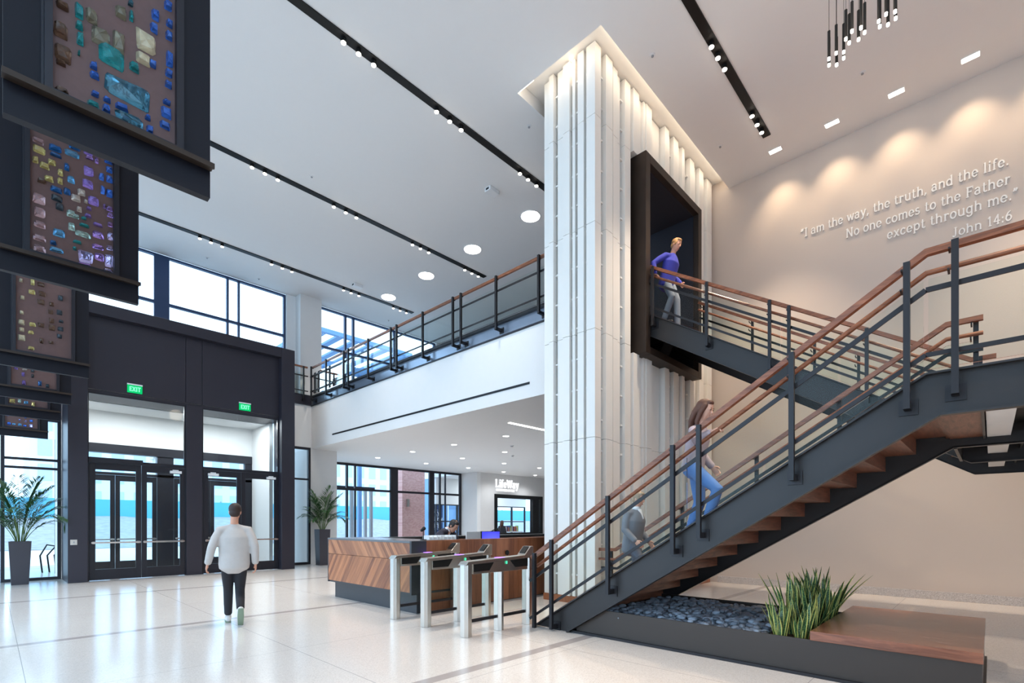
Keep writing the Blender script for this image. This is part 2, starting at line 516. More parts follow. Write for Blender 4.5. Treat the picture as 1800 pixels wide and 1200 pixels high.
# catwalk over the entrance
s = MB().box(-7, YW, 5.70, XB, YU - .06, 6.0)
struct('floor_catwalk', s, M['dark_panel'])
struct('trim_4', MB().box(-7, YW - .03, 5.68, XB - .03, YW - .002, 6.03), M['dark_panel'])
# wall above the side windows
struct('wall_entrance_upper', MB().box(6.76, YW, 4.17, XB, YW + .3, 5.66), M['white'])
struct('wall_entrance_left_upper', MB().box(-7, YW, 4.17, 1.28, YW + .3, 5.66), M['dark_panel'])
# pier between side window and shop front
struct('column_lower', MB().box(XB + .002, YW, 0, 8.92, YS, SLAB - .002), M['pier'])
struct('trim_jamb', MB().box(7.93, YW, 0, 7.949, YW + .3, 4.16), M['white'])
# column upstairs by the windows
struct('column_upper', MB().box(7.62, 17.75, 6.03, 8.40, 18.23, CEIL - .002), M['pier'])
struct('wall_upper_back', MB().box(14.0, YU - .1, 6.0, 26, YU + .15, CEIL), M['white'])
struct('wall_upper_far', MB().box(25.8, 6.4, 0, 26, YS, CEIL), M['white'])


def window(name, y, x0, x1, z0, z1, vert, hor, fr=0.06, depth=0.12, mat=None, glass=None):
    """frame, mullions and one glazing mesh; vert / hor list the bars between the outer frame"""
    mat = mat or M['dark_frame']
    t = sthing(name, ((x0 + x1) / 2, y + depth / 2, z0))
    f = MB()
    f.box(x0, y, z0, x0 + fr, y + depth, z1); f.box(x1 - fr, y, z0, x1, y + depth, z1)
    f.box(x0 + fr, y, z1 - fr, x1 - fr, y + depth, z1); f.box(x0 + fr, y, z0, x1 - fr, y + depth, z0 + fr)
    f.build('frame', mat, t)
    if vert:
        for a, b in vert: MB().box(a, y + .005, z0 + fr, b, y + depth - .005, z1 - fr).build('mullion', mat, t)
    if hor:
        for a, b in hor:
            MB().box(x0 + fr, y + .012, a, x1 - fr, y + depth - .012, b).build('transom_bar', mat, t)
    MB().box(x0 + fr, y + depth * .48, z0 + fr, x1 - fr, y + depth * .52, z1 - fr).build('pane', glass or M['glass'], t)
    return t


M['blue_frame'] = mk('dark_blue_frame', lin(52, 70, 104), 0.4, 0.25, var=0.05)
window('window_1', YU, -7, 7.30, 6.02, CEIL - .005, [(3.41, 3.80), (5.40, 5.46), (5.74, 5.80), (0.2, .26), (-3, -2.94)], [(8.14, 8.22)], mat=M['blue_frame'])
struct('wall_window_jamb', MB().box(7.305, YU - .1, 6.02, 8.43, YU + .2, CEIL - .003), M['white'])
window('window_2', YU, 8.44, 13.98, 6.02, CEIL - .005, [(9.58, 9.66), (9.92, 10.0), (11.8, 11.87)], [(8.12, 8.20)], mat=M['blue_frame'])
window('window_3', YW, 0.16, 1.27, 0, 4.165, None, [(2.84, 2.90), (3.06, 3.12)], fr=0.07)
window('window_4', YW, -7, 0.155, 0, 4.165, [(-1.2, -1.13), (-3, -2.93)], [(2.84, 2.90)], fr=0.07)
window('window_5', YW, 6.77, 7.925, 0, 4.165, None, [(3.0, 3.06)], fr=0.08)
window('window_6', YS, 8.93, 17.50, 0, SLAB - .005, [(10.87, 10.95), (11.27, 11.34), (13.12, 13.53), (15.40, 15.70), (16.05, 16.12), (16.42, 16.46)], [(2.93, 3.03)], fr=0.1)
struct('wall_return', MB().box(17.505, 19.3, 0, 17.75, YS + .1, SLAB - .002), M['white'])
# shop wall with the wide opening
s = MB().box(17.752, 19.3, 0, 18.75, 19.55, SLAB - .002)
s.box(18.75, 19.3, 3.05, 22.72, 19.55, SLAB - .002); s.box(22.72, 19.3, 0, 25.79, 19.55, SLAB - .002); s.box(18.75, 19.3, 0, 22.72, 19.55, 0.75)
struct('wall_shop', s, M['pier'])
window('window_7', 19.25, 18.75, 22.72, 0.75, 3.05, [(21.85, 22.35)], None, fr=0.2, depth=0.25, mat=M['black'])

# ------------------------------------------------------------------ entrance portal
vx0, vx1, vy = 1.285, 6.755, 16.15
s = MB()
s.box(vx0, vy, 0, 1.66, 16.46, 7.0); s.box(6.345, vy, 0, vx1, 16.46, 7.0); s.box(1.66, vy, 6.70, 6.345, 16.46, 7.0)
struct('wall_entrance_portal', s, M['dark_panel'], bevel=0.006)
s = MB()                                                     # recessed panels with open joints
for a, b in ((1.66, 3.79), (3.80, 4.19), (4.20, 6.345)): s.box(a, 16.36, 4.86, b, 16.46, 6.70)
s.box(1.66, 16.40, 4.78, 6.345, 16.46, 4.852)
struct('wall_entrance_panels', s, M['dark_panel'], bevel=0.004)
s = MB().box(vx0, 16.462, 4.9, vx1, YU - .07, 6.98); s.box(vx0, 16.462, 0, vx0 + .1, YW - .002, 4.9); s.box(vx1 - .1, 16.462, 0, vx1, YW - .002, 4.9)
struct('wall_entrance_box', s, M['dark_panel'])
struct('trim_5', MB().box(3.80, 16.32, 0, 4.19, 16.50, 4.78), M['dark_panel'], bevel=0.004)


def door(name, x0, x1, z1=3.0, y=16.38, operator=False, closer=0, bar=True):
    t = sthing(name, ((x0 + x1) / 2, y + .03, 0))
    f = MB(); st = 0.115
    f.box(x0, y, .015, x0 + st, y + .06, z1); f.box(x1 - st, y, .015, x1, y + .06, z1)
    f.box(x0 + st, y, z1 - .17, x1 - st, y + .06, z1); f.box(x0 + st, y, .015, x1 - st, y + .06, .285)
    f.build('door_frame', M['dark_frame'], t, bevel=0.003)
    MB().box(x0 + st, y + .025, .285, x1 - st, y + .035, z1 - .17).build('door_glass', M['door_glass'], t)
    if bar:
        b = MB().box(x0 + .02, y - .09, .945, x1 - .02, y - .05, .985)
        b.box(x0 + .04, y - .05, .935, x0 + .10, y - .002, .995); b.box(x1 - .10, y - .05, .935, x1 - .04, y - .002, .995)
        b.build('push_bar', M['chrome'], t, bevel=0.004)
    if closer:
        cx = x1 - .36 if closer > 0 else x0 + .10
        cb = MB().box(cx, y - .07, z1 - .16, cx + .27, y - .002, z1 - .09)
        cb.box(cx + .06, y - .05, z1 - .088, cx + .2, y - .02, z1 - .06)
        cb.build('door_closer', M['plastic_white'], t, bevel=0.004)
    return t


s = MB()
for a, b in ((1.66, 3.80), (4.19, 6.345)):
    s.box(a, 16.38, 3.005, b, 16.46, 3.09); s.box(a, 16.38, 3.09, a + .04, 16.46, 4.78); s.box(b - .04, 16.38, 3.09, b, 16.46, 4.78)
    s.box(a + .04, 16.38, 4.74, b - .04, 16.46, 4.778); s.box(a, 16.38, 0, a + .05, 16.46, 3.004); s.box(b - .02, 16.38, 0, b, 16.46, 3.004)
struct('trim_6', s, M['dark_frame'])
for i, (a, b) in enumerate(((1.70, 3.76), (4.23, 6.305))):
    o = struct('window_%d' % (8 + i), MB().box(a, 16.415, 3.09, b, 16.425, 4.74), M['door_glass'])
door('door_1', 1.715, 2.775, closer=0)
door('door_2', 2.785, 3.775, closer=1)
door('door_3', 4.245, 5.235, closer=-1)
door('door_4', 5.245, 6.32, closer=1)
struct('trim_7', MB().box(1.68, 16.28, 3.0, 2.80, 16.375, 3.13), M['dark_frame'], bevel=0.006)

# outer vestibule
s = MB().box(vx0, 17.95, 0, vx0 + .12, 19.6, 4.9)
struct('wall_vestibule_left', s, M['pier'])
struct('wall_vestibule_right', MB().box(vx1 - .12, 17.95, 0, vx1, 19.6, 4.9), M['pier'])
s = MB().box(vx0, 19.6, 3.905, vx1, 19.8, 4.9)
struct('wall_vestibule_outer', s, M['pier'])
struct('ceiling_vestibule', MB().box(vx0, 18.3, 4.9, vx1, 19.8, 5.1), M['white'])
s = MB().box(vx0, 19.58, 3.63, vx1, 19.82, 3.90); s.box(vx0, 19.62, 2.96, vx1, 19.78, 3.04)
s.box(vx0, 19.62, 0, 1.6, 19.78, 3.63); s.box(3.75, 19.62, 0, 4.2, 19.78, 3.63); s.box(6.4, 19.62, 0, vx1, 19.78, 3.63)
struct('trim_8', s, M['dark_frame'])
for i, (a, b) in enumerate(((1.62, 2.665), (2.675, 3.74), (4.22, 5.29), (5.30, 6.38))):
    door('door_%d' % (5 + i), a, b, z1=2.95, y=19.66, bar=True)

lamp('vestibule_fill', 'AREA', (2.7, 18.0, 4.86), 62, COOL, None, size=2.0, size_y=1.2, target=(2.7, 18.0, 0))  # added fill lights without fittings, brighten the vestibule
lamp('vestibule_fill', 'AREA', (5.3, 18.0, 4.86), 62, COOL, None, size=2.0, size_y=1.2, target=(5.3, 18.0, 0))

# ------------------------------------------------------------------ tower clad in vertical slats
TX, TY = 7.295, 4.99
px_x = lambda px: TY * (cos(YAW) + sin(YAW) * (px - 900) / 878) / (sin(YAW) - cos(YAW) * (px - 900) / 878)
px_y = lambda px: TX * (sin(YAW) - cos(YAW) * (px - 900) / 878) / (cos(YAW) + sin(YAW) * (px - 900) / 878)
PX0, PX1, PZ0, PZ1 = 8.736, 11.307, 4.76, 8.66         # portal cut in the tower
tw = sthing('wall_tower', (9.8, 5.6, 0))
s = MB()
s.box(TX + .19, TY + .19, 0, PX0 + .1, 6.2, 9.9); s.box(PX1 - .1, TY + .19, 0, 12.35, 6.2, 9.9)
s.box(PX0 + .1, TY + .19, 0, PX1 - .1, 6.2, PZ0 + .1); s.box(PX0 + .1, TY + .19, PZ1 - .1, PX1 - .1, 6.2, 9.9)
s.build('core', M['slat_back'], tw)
JZ = [0.13, 2.97, 4.87, 6.74, 8.62, 9.88]


def slat(kind, a, b, dep, z0=0.13, z1=9.88):
    """kind 'l': face towards -X running in Y; kind 'r': face towards -Y running in X"""
    m = MB()
    zs = [z0] + [z for z in JZ if z0 + .05 < z < z1 - .05] + [z1]
    for i in range(len(zs) - 1):
        lo, hi = zs[i] + (0 if i == 0 else .004), zs[i + 1] - (0 if i == len(zs) - 2 else .004)
        if kind == 'l': m.box(TX + .17 - dep * 1.7, a, lo, TX + .188, b, hi)
        else: m.box(a, TY + .17 - dep * 1.7, lo, b, TY + .188, hi)
    return m.build('slat', M['slat'], tw, bevel=0.0)


lf = [(953, 964, .06), (964.8, 972.5, .10), (977.3, 989.3, .07), (989.4, 1000.8, .10), (1004, 1008.8, .08), (1015.2, 1025.9, .10), (1030.5, 1043, .10)]
for a, b, d in lf:
    y1, y0 = px_y(a), px_y(b)
    if b == 1043: y0 = TY + .0
    slat('l', y0, min(y1, 6.2), d)
rf = [468, (515, 565, .05), (578, 632, .10), (648, 685, .08), (685.5, 722, .05), (738, 783, .09), (784, 800, .05), (801, 848, .10), (849, 888, .06), (889, 905, .09), (906, 950, .10), (951, 978, .05),
      (979, 1050, .03), (1056, 1090, .10), (1091, 1118, .06), (1127, 1165, .10), (1166, 1195, .06), (1196, 1215, .10), (1216, 1258, .03), (1266, 1300, .09), (1301, 1330, .05), (1335, 1368, .10), (1370, 1400, .05), (1403, 1441, .09)]
gaps = []
prev = None
for e in rf[1:]:
    x0, x1 = px_x(940 + e[0] / 4.615), px_x(940 + e[1] / 4.615)
    if prev is not None and x0 - prev > .035: gaps.append((prev, x0))
    prev = x1
    if x1 < PX0 or x0 > PX1: slat('r', x0, x1, e[2])
    else:
        slat('r', x0, x1, e[2], 0.13, PZ0); slat('r', x0, x1, e[2], PZ1, 9.88)
s = MB()
for ga, gb in [(px_x(1043) + .11, px_x(940 + 515 / 4.615))] + gaps:
    z = .5
    while z < 9.8:
        if not (ga < PX1 and gb > PX0 and PZ0 - .1 < z < PZ1 + .1): s.box(ga, TY + .07, z, gb, TY + .189, z + .03)
        z += .56
for a, b in ((972.5, 977.3), (1000.8, 1004), (1008.8, 1015.2), (1025.9, 1030.5)):
    z = .5
    while z < 9.8:
        s.box(TX + .07, px_y(b), z, TX + .189, px_y(a), z + .03); z += .56
s.build('spacer_clips', M['slat'], tw)
s = MB().box(TX + .04, TY + .04, 0, 12.35, TY + .19, .128); s.box(TX + .04, TY + .19, 0, TX + .19, 6.2, .128)
s.build('plinth', M['wood_v'], tw)
# portal frame round the upper opening
FY = 4.80
s = MB()
fx0, fx1, fz0, fz1, th = PX0 + .003, PX1 - .003, PZ0 + .003, PZ1 - .003, .17
s.box(fx0, FY, fz0, fx0 + th, 6.2, fz1); s.box(fx1 - th, FY, fz0, fx1, 6.2, fz1)
s.box(fx0 + th, FY, fz1 - th, fx1 - th, 6.2, fz1); s.box(fx0 + th, FY, fz0, fx1 - th, 6.2, fz0 + .14)
struct('trim_portal', s, M['bronze'], bevel=0.006)
s = MB().box(fx0 + th + .002, FY + .12, fz0 + .145, fx0 + th + .012, 6.2, fz1 - th - .002); s.box(fx1 - th - .012, FY + .12, fz0 + .145, fx1 - th - .002, 6.2, fz1 - th - .002)
s.box(fx0 + th + .012, FY + .12, fz1 - th - .012, fx1 - th - .012, 6.2, fz1 - th - .002)
struct('wall_passage_lining', s, M['black_room'])
struct('floor_passage', MB().box(fx0 + th + .013, 5.6, 5.8, fx1 - th - .013, 6.2, 5.95), M['slate'])

# light cove round the tower head
t = sthing('trim_cove_light', (7.1, 5.5, 9.80))
MB().box(6.965, 6.15, 9.70, 7.0, 6.50, 9.73).build('light_strip', M['cove_led'], t)
MB().box(7.1, 4.66, 9.82, 12.4, 4.70, 9.84).build('light_strip', M['cove_led'], t)
MB().box(6.97, 4.9, 9.82, 7.0, 6.2, 9.84).build('light_strip', M['cove_led'], t)
lamp('cove_lamp', 'AREA', (9.8, 4.80, 9.86), 4, WARM, t, size=5.0, size_y=0.10, target=(9.8, 4.95, 0))
lamp('cove_lamp', 'AREA', (7.12, 5.5, 9.86), 5, WARM, t, size=0.10, size_y=1.2, target=(7.2, 5.5, 0))

# ------------------------------------------------------------------ outside
M['mound'] = mk('grey_rubble', lin(150, 152, 158), 0.95, var=0.35, scale=3, bump=1.0)
M['fence_blue'] = mk('turquoise_hoarding', lin(92, 178, 208), 0.7, var=0.08, scale=1)
M['facade'] = mk('haze_toned_facade', lin(214, 222, 232), 0.8, var=0.04)  # paleness stands in for haze over the distant buildings
M['facade_win'] = mk('haze_toned_window', lin(176, 198, 222), 0.35, 0.0, var=0.1)  # lightened to look washed out by the same haze
M['canopy'] = mk('blue_grey_canopy_steel', lin(104, 140, 182), 0.5, 0.2, var=0.06)
m = MB()
nx, ny = 60, 8
grid = []
for i in range(nx + 1):
    for j in range(ny + 1):
        X = -30 + 130 * i / nx; Y = 38 + 14 * j / ny
        h = 1.9 * sin(pi * min(1, j / ny * .62)) ** 1.2 + random.uniform(-.12, .16) * (1 if 0 < j < ny else 0)
        grid.append((X, Y, max(-.05, h)))
m.add(grid, [(i * (ny + 1) + j, (i + 1) * (ny + 1) + j, (i + 1) * (ny + 1) + j + 1, i * (ny + 1) + j + 1) for i in range(nx) for j in range(ny)])
struct('ground_rubble_bank', m, M['mound'])
f = thing('hoarding_fence', 'turquoise construction fence on the rubble bank outside the entrance doors', 'fence', (20, 49, 0))
m = MB().box(-30, 49, 1.2, 100, 49.1, 3.3)
m.build('fence_mesh', M['fence_blue'], f)
for i in range(30):
    MB().box(-30 + i * 4.4, 49.11, 1.0, -29.9 + i * 4.4, 49.2, 3.4).build('fence_post', M['plastic_grey'], f)


def block(name, label, x0, x1, y0, y1, h, floors, bay, mat, base=3.0):
    t = thing(name, label, 'building', ((x0 + x1) / 2, (y0 + y1) / 2, -0.02))
    MB().box(x0, y0, -.02, x1, y1, h).build('wall', mat, t)
    MB().box(x0 - .4, y0 - .4, h, x1 + .4, y1 + .4, h + .5).build('roof', M['plastic_white'], t)
    fh = (h - base) / floors
    n = 0
    for k in range(floors):
        x = x0 + bay * .3
        while x < x1 - bay * .7 and n < 96:
            MB().box(x, y0 - .06, base + k * fh + .5, x + bay * .55, y0 - .002, base + k * fh + fh - .5).build('window', M['facade_win'], t); n += 1
            x += bay
    return t


block('office_building', 'pale long office building with rows of windows beyond the fence', 3, 50, 78, 95, 14.5, 4, 2.2, M['facade'])
block('apartment_building', 'pale grey block far off at the left behind the side window', -22, -4, 80, 92, 9.5, 3, 3.0, M['facade'])
# canopy frame seen through the upper windows
t = thing('steel_canopy', 'blue grey steel canopy frame outside the upper windows', 'canopy', (13, 24, 0))
m = MB()
for zz in (8.5, 9.9): m.box(9.6, 21.2, zz, 14.8, 21.4, zz + .18); m.box(9.6, 26.2, zz, 14.8, 26.4, zz + .18)
m.box(9.6, 21.4, 9.9, 9.8, 26.2, 10.08); m.box(14.6, 21.4, 9.9, 14.8, 26.2, 10.08)
m.build('beam', M['canopy'], t)
for i in range(6): MB().box(10.1 + i * .8, 21.4, 9.95, 10.4 + i * .8, 26.2, 10.05).build('roof_slat', M['canopy'], t)
for px_, py_ in ((9.7, 26.3), (14.7, 26.3)): MB().box(px_ - .1, py_ - .1, -.02, px_ + .1, py_ + .1, 9.9).build('post', M['canopy'], t)
# brick pillar with wall lamp
M['brick'] = None
def brickmat():
    m_, nt, b = newmat('rose_brick'); L = nt.links
    ge = nt.nodes.new('ShaderNodeTexCoord'); br = nt.nodes.new('ShaderNodeTexBrick')
    mp = nt.nodes.new('ShaderNodeMapping'); mp.inputs['Rotation'].default_value = (pi / 2, 0, 0)
    L.new(ge.outputs['Object'], mp.inputs[0]); L.new(mp.outputs[0], br.inputs['Vector'])
    br.inputs['Color1'].default_value = (*lin(216, 164, 158), 1); br.inputs['Color2'].default_value = (*lin(198, 142, 136), 1); br.inputs['Mortar'].default_value = (*lin(214, 190, 184), 1)
    br.inputs['Scale'].default_value = 4.5; br.inputs['Mortar Size'].default_value = 0.015
    L.new(br.outputs[0], b.inputs['Base Color']); b.inputs['Roughness'].default_value = .9
    return m_
M['brick'] = brickmat()
t = thing('brick_pillar', 'rose brick pillar outside the shop windows with a small wall lamp', 'pillar', (15.6, 23, -.02))
MB().box(15.0, 22.4, -.02, 16.45, 23.6, 4.6).build('brickwork', M['brick'], t)
q = MB().box(15.25, 22.28, 2.35, 15.37, 22.398, 2.75); q.build('wall_lamp', M['steel'], t)
# glazed shop front across the court with white lettering
M['glass_block'] = mk('blue_glass_facade', lin(128, 160, 200), 0.12, 0.2, var=0.12, scale=.6)
t = thing('glazed_kiosk', 'glazed blue corner building outside with pale mullions behind the receptionist', 'building', (22.5, 27.5, -.02))
MB().box(20.0, 26.5, -.02, 26, 29, 4.8).build('glazing', M['glass_block'], t)
for xx in (20.0, 21.3, 22.6, 23.9, 25.2): MB().box(xx, 26.42, -.02, xx + .08, 26.498, 4.8).build('mullion', M['plastic_white'], t)
MB().box(19.9, 26.40, 4.4, 26.1, 29.1, 4.9).build('roof', M['plastic_white'], t)
# cafe terrace canopy posts in front of the shop windows
t = thing('entrance_screen', 'pale steel door screen standing outside the shop windows', 'screen', (12.6, 24.5, -.02))
for xx in (12.0, 13.1, 13.9, 14.25): MB().box(xx, 24.3, -.02, xx + .14, 24.45, 3.3).build('post', M['plastic_grey'], t)
MB().box(11.9, 24.28, 3.3, 14.5, 24.47, 3.42).build('head_rail', M['dark_frame'], t)
MB().box(12.14, 24.36, .1, 13.1, 24.38, 3.2).build('pane', M['glass'], t)
t = thing('concrete_column', 'plain grey canopy column outside, seen through the left door transom', 'column', (4.55, 23.0, -.02))
MB().box(4.30, 22.8, -.02, 4.80, 23.3, 5.0).build('shaft', M['pier'], t)
MB().box(4.22, 22.72, 3.9, 4.88, 23.38, 4.2).build('capital', M['pier'], t)
# bicycle rack
t = thing('bicycle_rack', 'black bent-tube bicycle rack outside the left side window', 'rack', (1.35, 20.4, -.02))
m = MB()
for k in range(4):
    a = k * .16
    m.tube([(1.05 + a, 20.3 + a * .4, -.02), (1.0 + a, 20.3 + a * .4, .5), (1.15 + a * 1.2, 20.32 + a * .4, .82 - k * .06), (1.45 + a, 20.34 + a * .4, .75 - k * .1), (1.55 + a, 20.34 + a * .4, .5 - k * .06)], .022)
m.build('hoops', M['black'], t)
# ================================================================== STAIRCASE
st = thing('staircase', 'charcoal steel switchback staircase with walnut treads, handrails and glass guards', 'staircase', (7.4, 2.4, 0))
s1, s2 = 0.627, 0.62
z1 = lambda y: 2.68 - s1 * (y - .385) if y > .385 else 2.68
zb1 = lambda y: 2.335 - .616 * (y - .30) if y > .30 else 2.335
ct = lambda y: 2.56 + s2 * y if y > .19 else 2.68
cb = lambda y: 2.14 + s2 * y if y > .19 else 2.258
YL = -2.0


def stringer(x, prof_b, prof_t, out):
    """prof_*: list of (y,z); plate plus top and bottom flange towards `out`"""
    m = MB()
    m.prism(prof_b + prof_t[::-1], 'x', x, x + .024)
    for pr in (prof_b, prof_t):
        for (ya, za), (yb, zb_) in zip(pr[:-1], pr[1:]):
            xc = x + .012 + out * .028
            m.beam((xc, ya, za), (xc, yb, zb_), .08, .016)
    return m.build('stringer', M['steel_dark'], st)


p1b = [(4.09, .005), (.30, 2.335), (YL, 2.335)]; p1t = [(4.66, .012), (.385, 2.68), (YL, 2.68)]
stringer(5.36, p1b, p1t, -1)
stringer(7.40, [(4.09, .005), (.30, 2.30), (YL, 2.30)], p1t, 1)
p2b = [(YL, 2.258), (.19, 2.258), (5.9, 2.14 + s2 * 5.42)]; p2t = [(YL, 2.68), (.19, 2.68), (5.35, 2.56 + s2 * 5.35), (5.9, 5.93)]
p2b = [(YL, 2.258), (.19, 2.258), (5.3, 2.14 + s2 * 5.3)]; p2t = [(YL, 2.68), (.19, 2.68), (5.3, 2.56 + s2 * 5.3)]
stringer(8.97, p2b, p2t, -1)
stringer(11.07, p2b, p2t, 1)
for k in range(14):
    z = (k + 1) * .1767; y = 4.36 - k * .2855
    m = MB().box(5.386, y - .31, z - .05, 7.398, y, z)
    m.box(5.386, y - .31, z, 7.398, y - .285, z + .127)
    m.build('tread', M['wood_tread'], st)
MB().box(5.386, 4.335, .002, 7.398, 4.36, .126).build('tread', M['wood_tread'], st)
for k in range(18):
    z = 2.65 + (k + 1) * .1737; y = .47 + k * .28
    m = MB().box(8.996, y, z - .05, 11.068, y + .305, z)
    m.box(8.996, y + .28, z, 11.068, y + .305, z + .123)
    m.build('tread', M['wood_tread'], st)
m = MB().box(5.386, YL, 2.56, 7.398, .362, 2.65); m.box(7.426, YL, 2.56, 8.968, .30, 2.65); m.box(8.996, YL, 2.56, 11.068, .47, 2.65)
m.box(5.386, .33, 2.40, 7.398, .36, 2.559); m.box(5.386, .062, 2.39, 7.398, .33, 2.41)
m.build('landing', M['wood_tread'], st)
m = MB()
for a, b in ((5.386, 7.398), (7.426, 8.968), (8.996, 11.068)):
    m.box(a, YL, 2.50, b, -.17, 2.55)
    for i in range(9): m.box(a, -.28 - i * .2, 2.40, b, -.26 - i * .2, 2.499)
    m.box(a, YL, 2.3, b, YL + .03, 2.56)
m.build('soffit_grille', M['black'], st)
m = MB().box(5.386, -.15, 2.38, 7.398, .03, 2.40); m.box(7.426, -.15, 2.36, 8.968, .03, 2.38); m.box(8.996, -.15, 2.36, 11.068, .03, 2.38)
m.build('soffit_panel', M['white'], st)
m = MB().box(5.386, .04, 2.36, 7.398, .06, 2.559); m.box(7.426, .27, 2.28, 8.968, .30, 2.559)
m.build('header_beam', M['steel_dark'], st)


def guard(P, zt, brk, posts, joints, par, second=True, postdrop=.21, bracket=.09, h=1.0, side=-1, ends=True, plate=True, wall_off=.075, glass_top=.77, wide=.045):
    """P(off, t, z) -> world point. off<0 lies on the outer side of the guard line. brk: t values of the corners"""
    ts = sorted(brk)
    def run(off, dz, name, mat, w_, h_, rnd=False):
        m = MB()
        pts = [P(off, t, zt(t) + dz) for t in ts]
        if rnd: m.sweep(pts, [w_ / 2] * len(pts), lat=V(P(1, 0, 0)) - V(P(0, 0, 0)), n=10, rnd=False)
        else:
            sd_ = V(P(1, 0, 0)) - V(P(0, 0, 0))
            if name == 'handrail': m.sweep(pts, [w_ * .66] * len(pts), lat=sd_ + V((0, 0, 1)), n=4, rnd=False)
            else:
                for a, b in zip(pts[:-1], pts[1:]): m.beam(a, b, w_, h_)
        return m.build(name, mat, par)
    run(.05, h, 'handrail', M['wood_rail'], .058, .05)
    if second: run(.06, h - .165, 'lower_handrail', M['wood_rail'], .046, .046, True)
    run(-.0, h - .325, 'guard_bar', M['post_dark'], .014, .042)
    run(-.0, .145, 'guard_bar', M['post_dark'], .014, .036)
    dr = (V(P(0, 1, 0)) - V(P(0, 0, 0))).normalized()
    for t in posts:
        m = MB()
        zt_, zb_ = zt(t) + h + .0, zt(t) - postdrop
        m.beam(P(-.045, t, zb_), P(-.045, t, zt_), wide, wide, up=dr)
        o1, o2 = P(-.045 + wide / 2, t, 0), P(.05, t, 0)
        m.beam(P(-.045, t + .035, zt_ - .05), P(.05, t + .035, zt_ - .05), .014, .014)
        m.beam(P(.05, t + .035, zt_ - .05), P(.05, t + .035, zt_ - .022), .014, .014)
        if second:
            m.beam(P(-.045, t + .04, zt_ - .215), P(.06, t + .04, zt_ - .215), .014, .014)
            m.beam(P(.06, t + .04, zt_ - .215), P(.06, t + .04, zt_ - .19), .014, .014)
        for dz in (h - .325, .145): m.beam(P(-.025, t, zt(t) + dz), P(-.004, t, zt(t) + dz), .03, .03)
        if bracket:
            m.beam(P(-.045, t, zb_ + .03), P(wall_off - .012, t, zb_ + .03), .05, .06)
        o = m.build('guard_post', M['post_dark'], par)
        if plate:
            q = MB().beam(P(wall_off - .014, t, zb_ + .03), P(wall_off - .002, t, zb_ + .03), .13, .13)
            q.build('mounting_plate', M['post_dark'], o)
    for a, b in joints:
        tt = [a] + [t for t in ts if a < t < b] + [b]
        n = len(tt)
        vv = []
        for off in (.022, .034):
            vv += [P(off, t, zt(t) + .03) for t in tt] + [P(off, t, zt(t) + glass_top) for t in tt]
        m = MB(); m.v = [tuple(p) for p in vv]
        for i in range(n - 1):
            m.f.append((i, i + 1, n + i + 1, n + i)); m.f.append((2 * n + i, 3 * n + i, 3 * n + i + 1, 2 * n + i + 1))
            m.f.append((n + i, n + i + 1, 3 * n + i + 1, 3 * n + i)); m.f.append((i, 2 * n + i, 2 * n + i + 1, i + 1))
        m.f.append((0, n, 3 * n, 2 * n)); m.f.append((n - 1, 3 * n - 1, 4 * n - 1, 2 * n - 1)[::1])
        m.build('glass_panel', M['rail_glass'], par)


Pn = lambda X, sgn: (lambda off, t, z: (X + sgn * off, t, z))
# flight 1, near side (outer side towards the camera, -X)
guard(Pn(5.285, 1), z1, [-2.0, .385, 4.72], [4.595, 4.288, 3.397, 2.553, 2.257, 1.361, .503, .204, -.9, -1.95], [(2.42, 4.56), (.40, 2.39), (-1.98, .37)], st, plate=True)
# flight 1, far side
zf1 = lambda y: z1(y) if y < 4.66 else .0
guard(Pn(7.475, -1), lambda y: max(0.0, z1(y)), [.06, .36, 4.655, 4.98], [4.8, 3.5, 2.4, 1.4, .12], [(2.3, 4.6), (.15, 2.26)], st)
# flight 2, near side and far side
guard(Pn(8.895, 1), ct, [-.05, .19, 4.95], [4.724, 3.667, 2.626, 2.338, 1.31, .1], [(2.48, 4.86), (.15, 2.45)], st, h=.93, glass_top=.74)
guard(Pn(11.145, -1), ct, [-1.95, .19, 4.78], [4.70, 3.657, 2.5, 1.78, .4, -.9, -1.9], [(2.1, 4.74), (-1.9, 2.05)], st, h=.93, glass_top=.74)
# end of the landing
guard(lambda off, t, z: (t, YL - .075 + off, z), lambda t: 2.68, [5.30, 11.13], [6.4, 7.8, 9.2, 10.4], [(5.33, 8.2), (8.24, 11.1)], st)

# ================================================================== BALCONY GUARD
bg_ = thing('balcony_guard', 'long glass balcony guard with walnut rail above the white fascia', 'railing', (7.86, 12, 5.8))
guard(Pn(7.875, 1), lambda y: 6.0, [6.24, 17.53], [17.343, 16.217, 14.998, 14.703, 13.496, 12.263, 11.977, 10.756, 9.52, 9.22, 8.006, 6.745],
      [(14.87, 17.5), (12.14, 14.83), (9.39, 12.10), (6.3, 9.35)], bg_, second=False, wall_off=.145, wide=.05)
cg = thing('catwalk_guard', 'short glass guard with walnut rail on the ledge over the entrance', 'railing', (3, 17.52, 5.8))
guard(lambda off, t, z: (t, YW - .075 + off, z), lambda t: 6.0, [-6.5, 7.80], [7.62, 7.05, 5.6, 4.1, 2.6, 1.1, -.5, -2, -3.5, -5], [(5.0, 7.7), (2.0, 4.96), (-1.0, 1.96), (-6.4, -1.04)], cg, second=False)

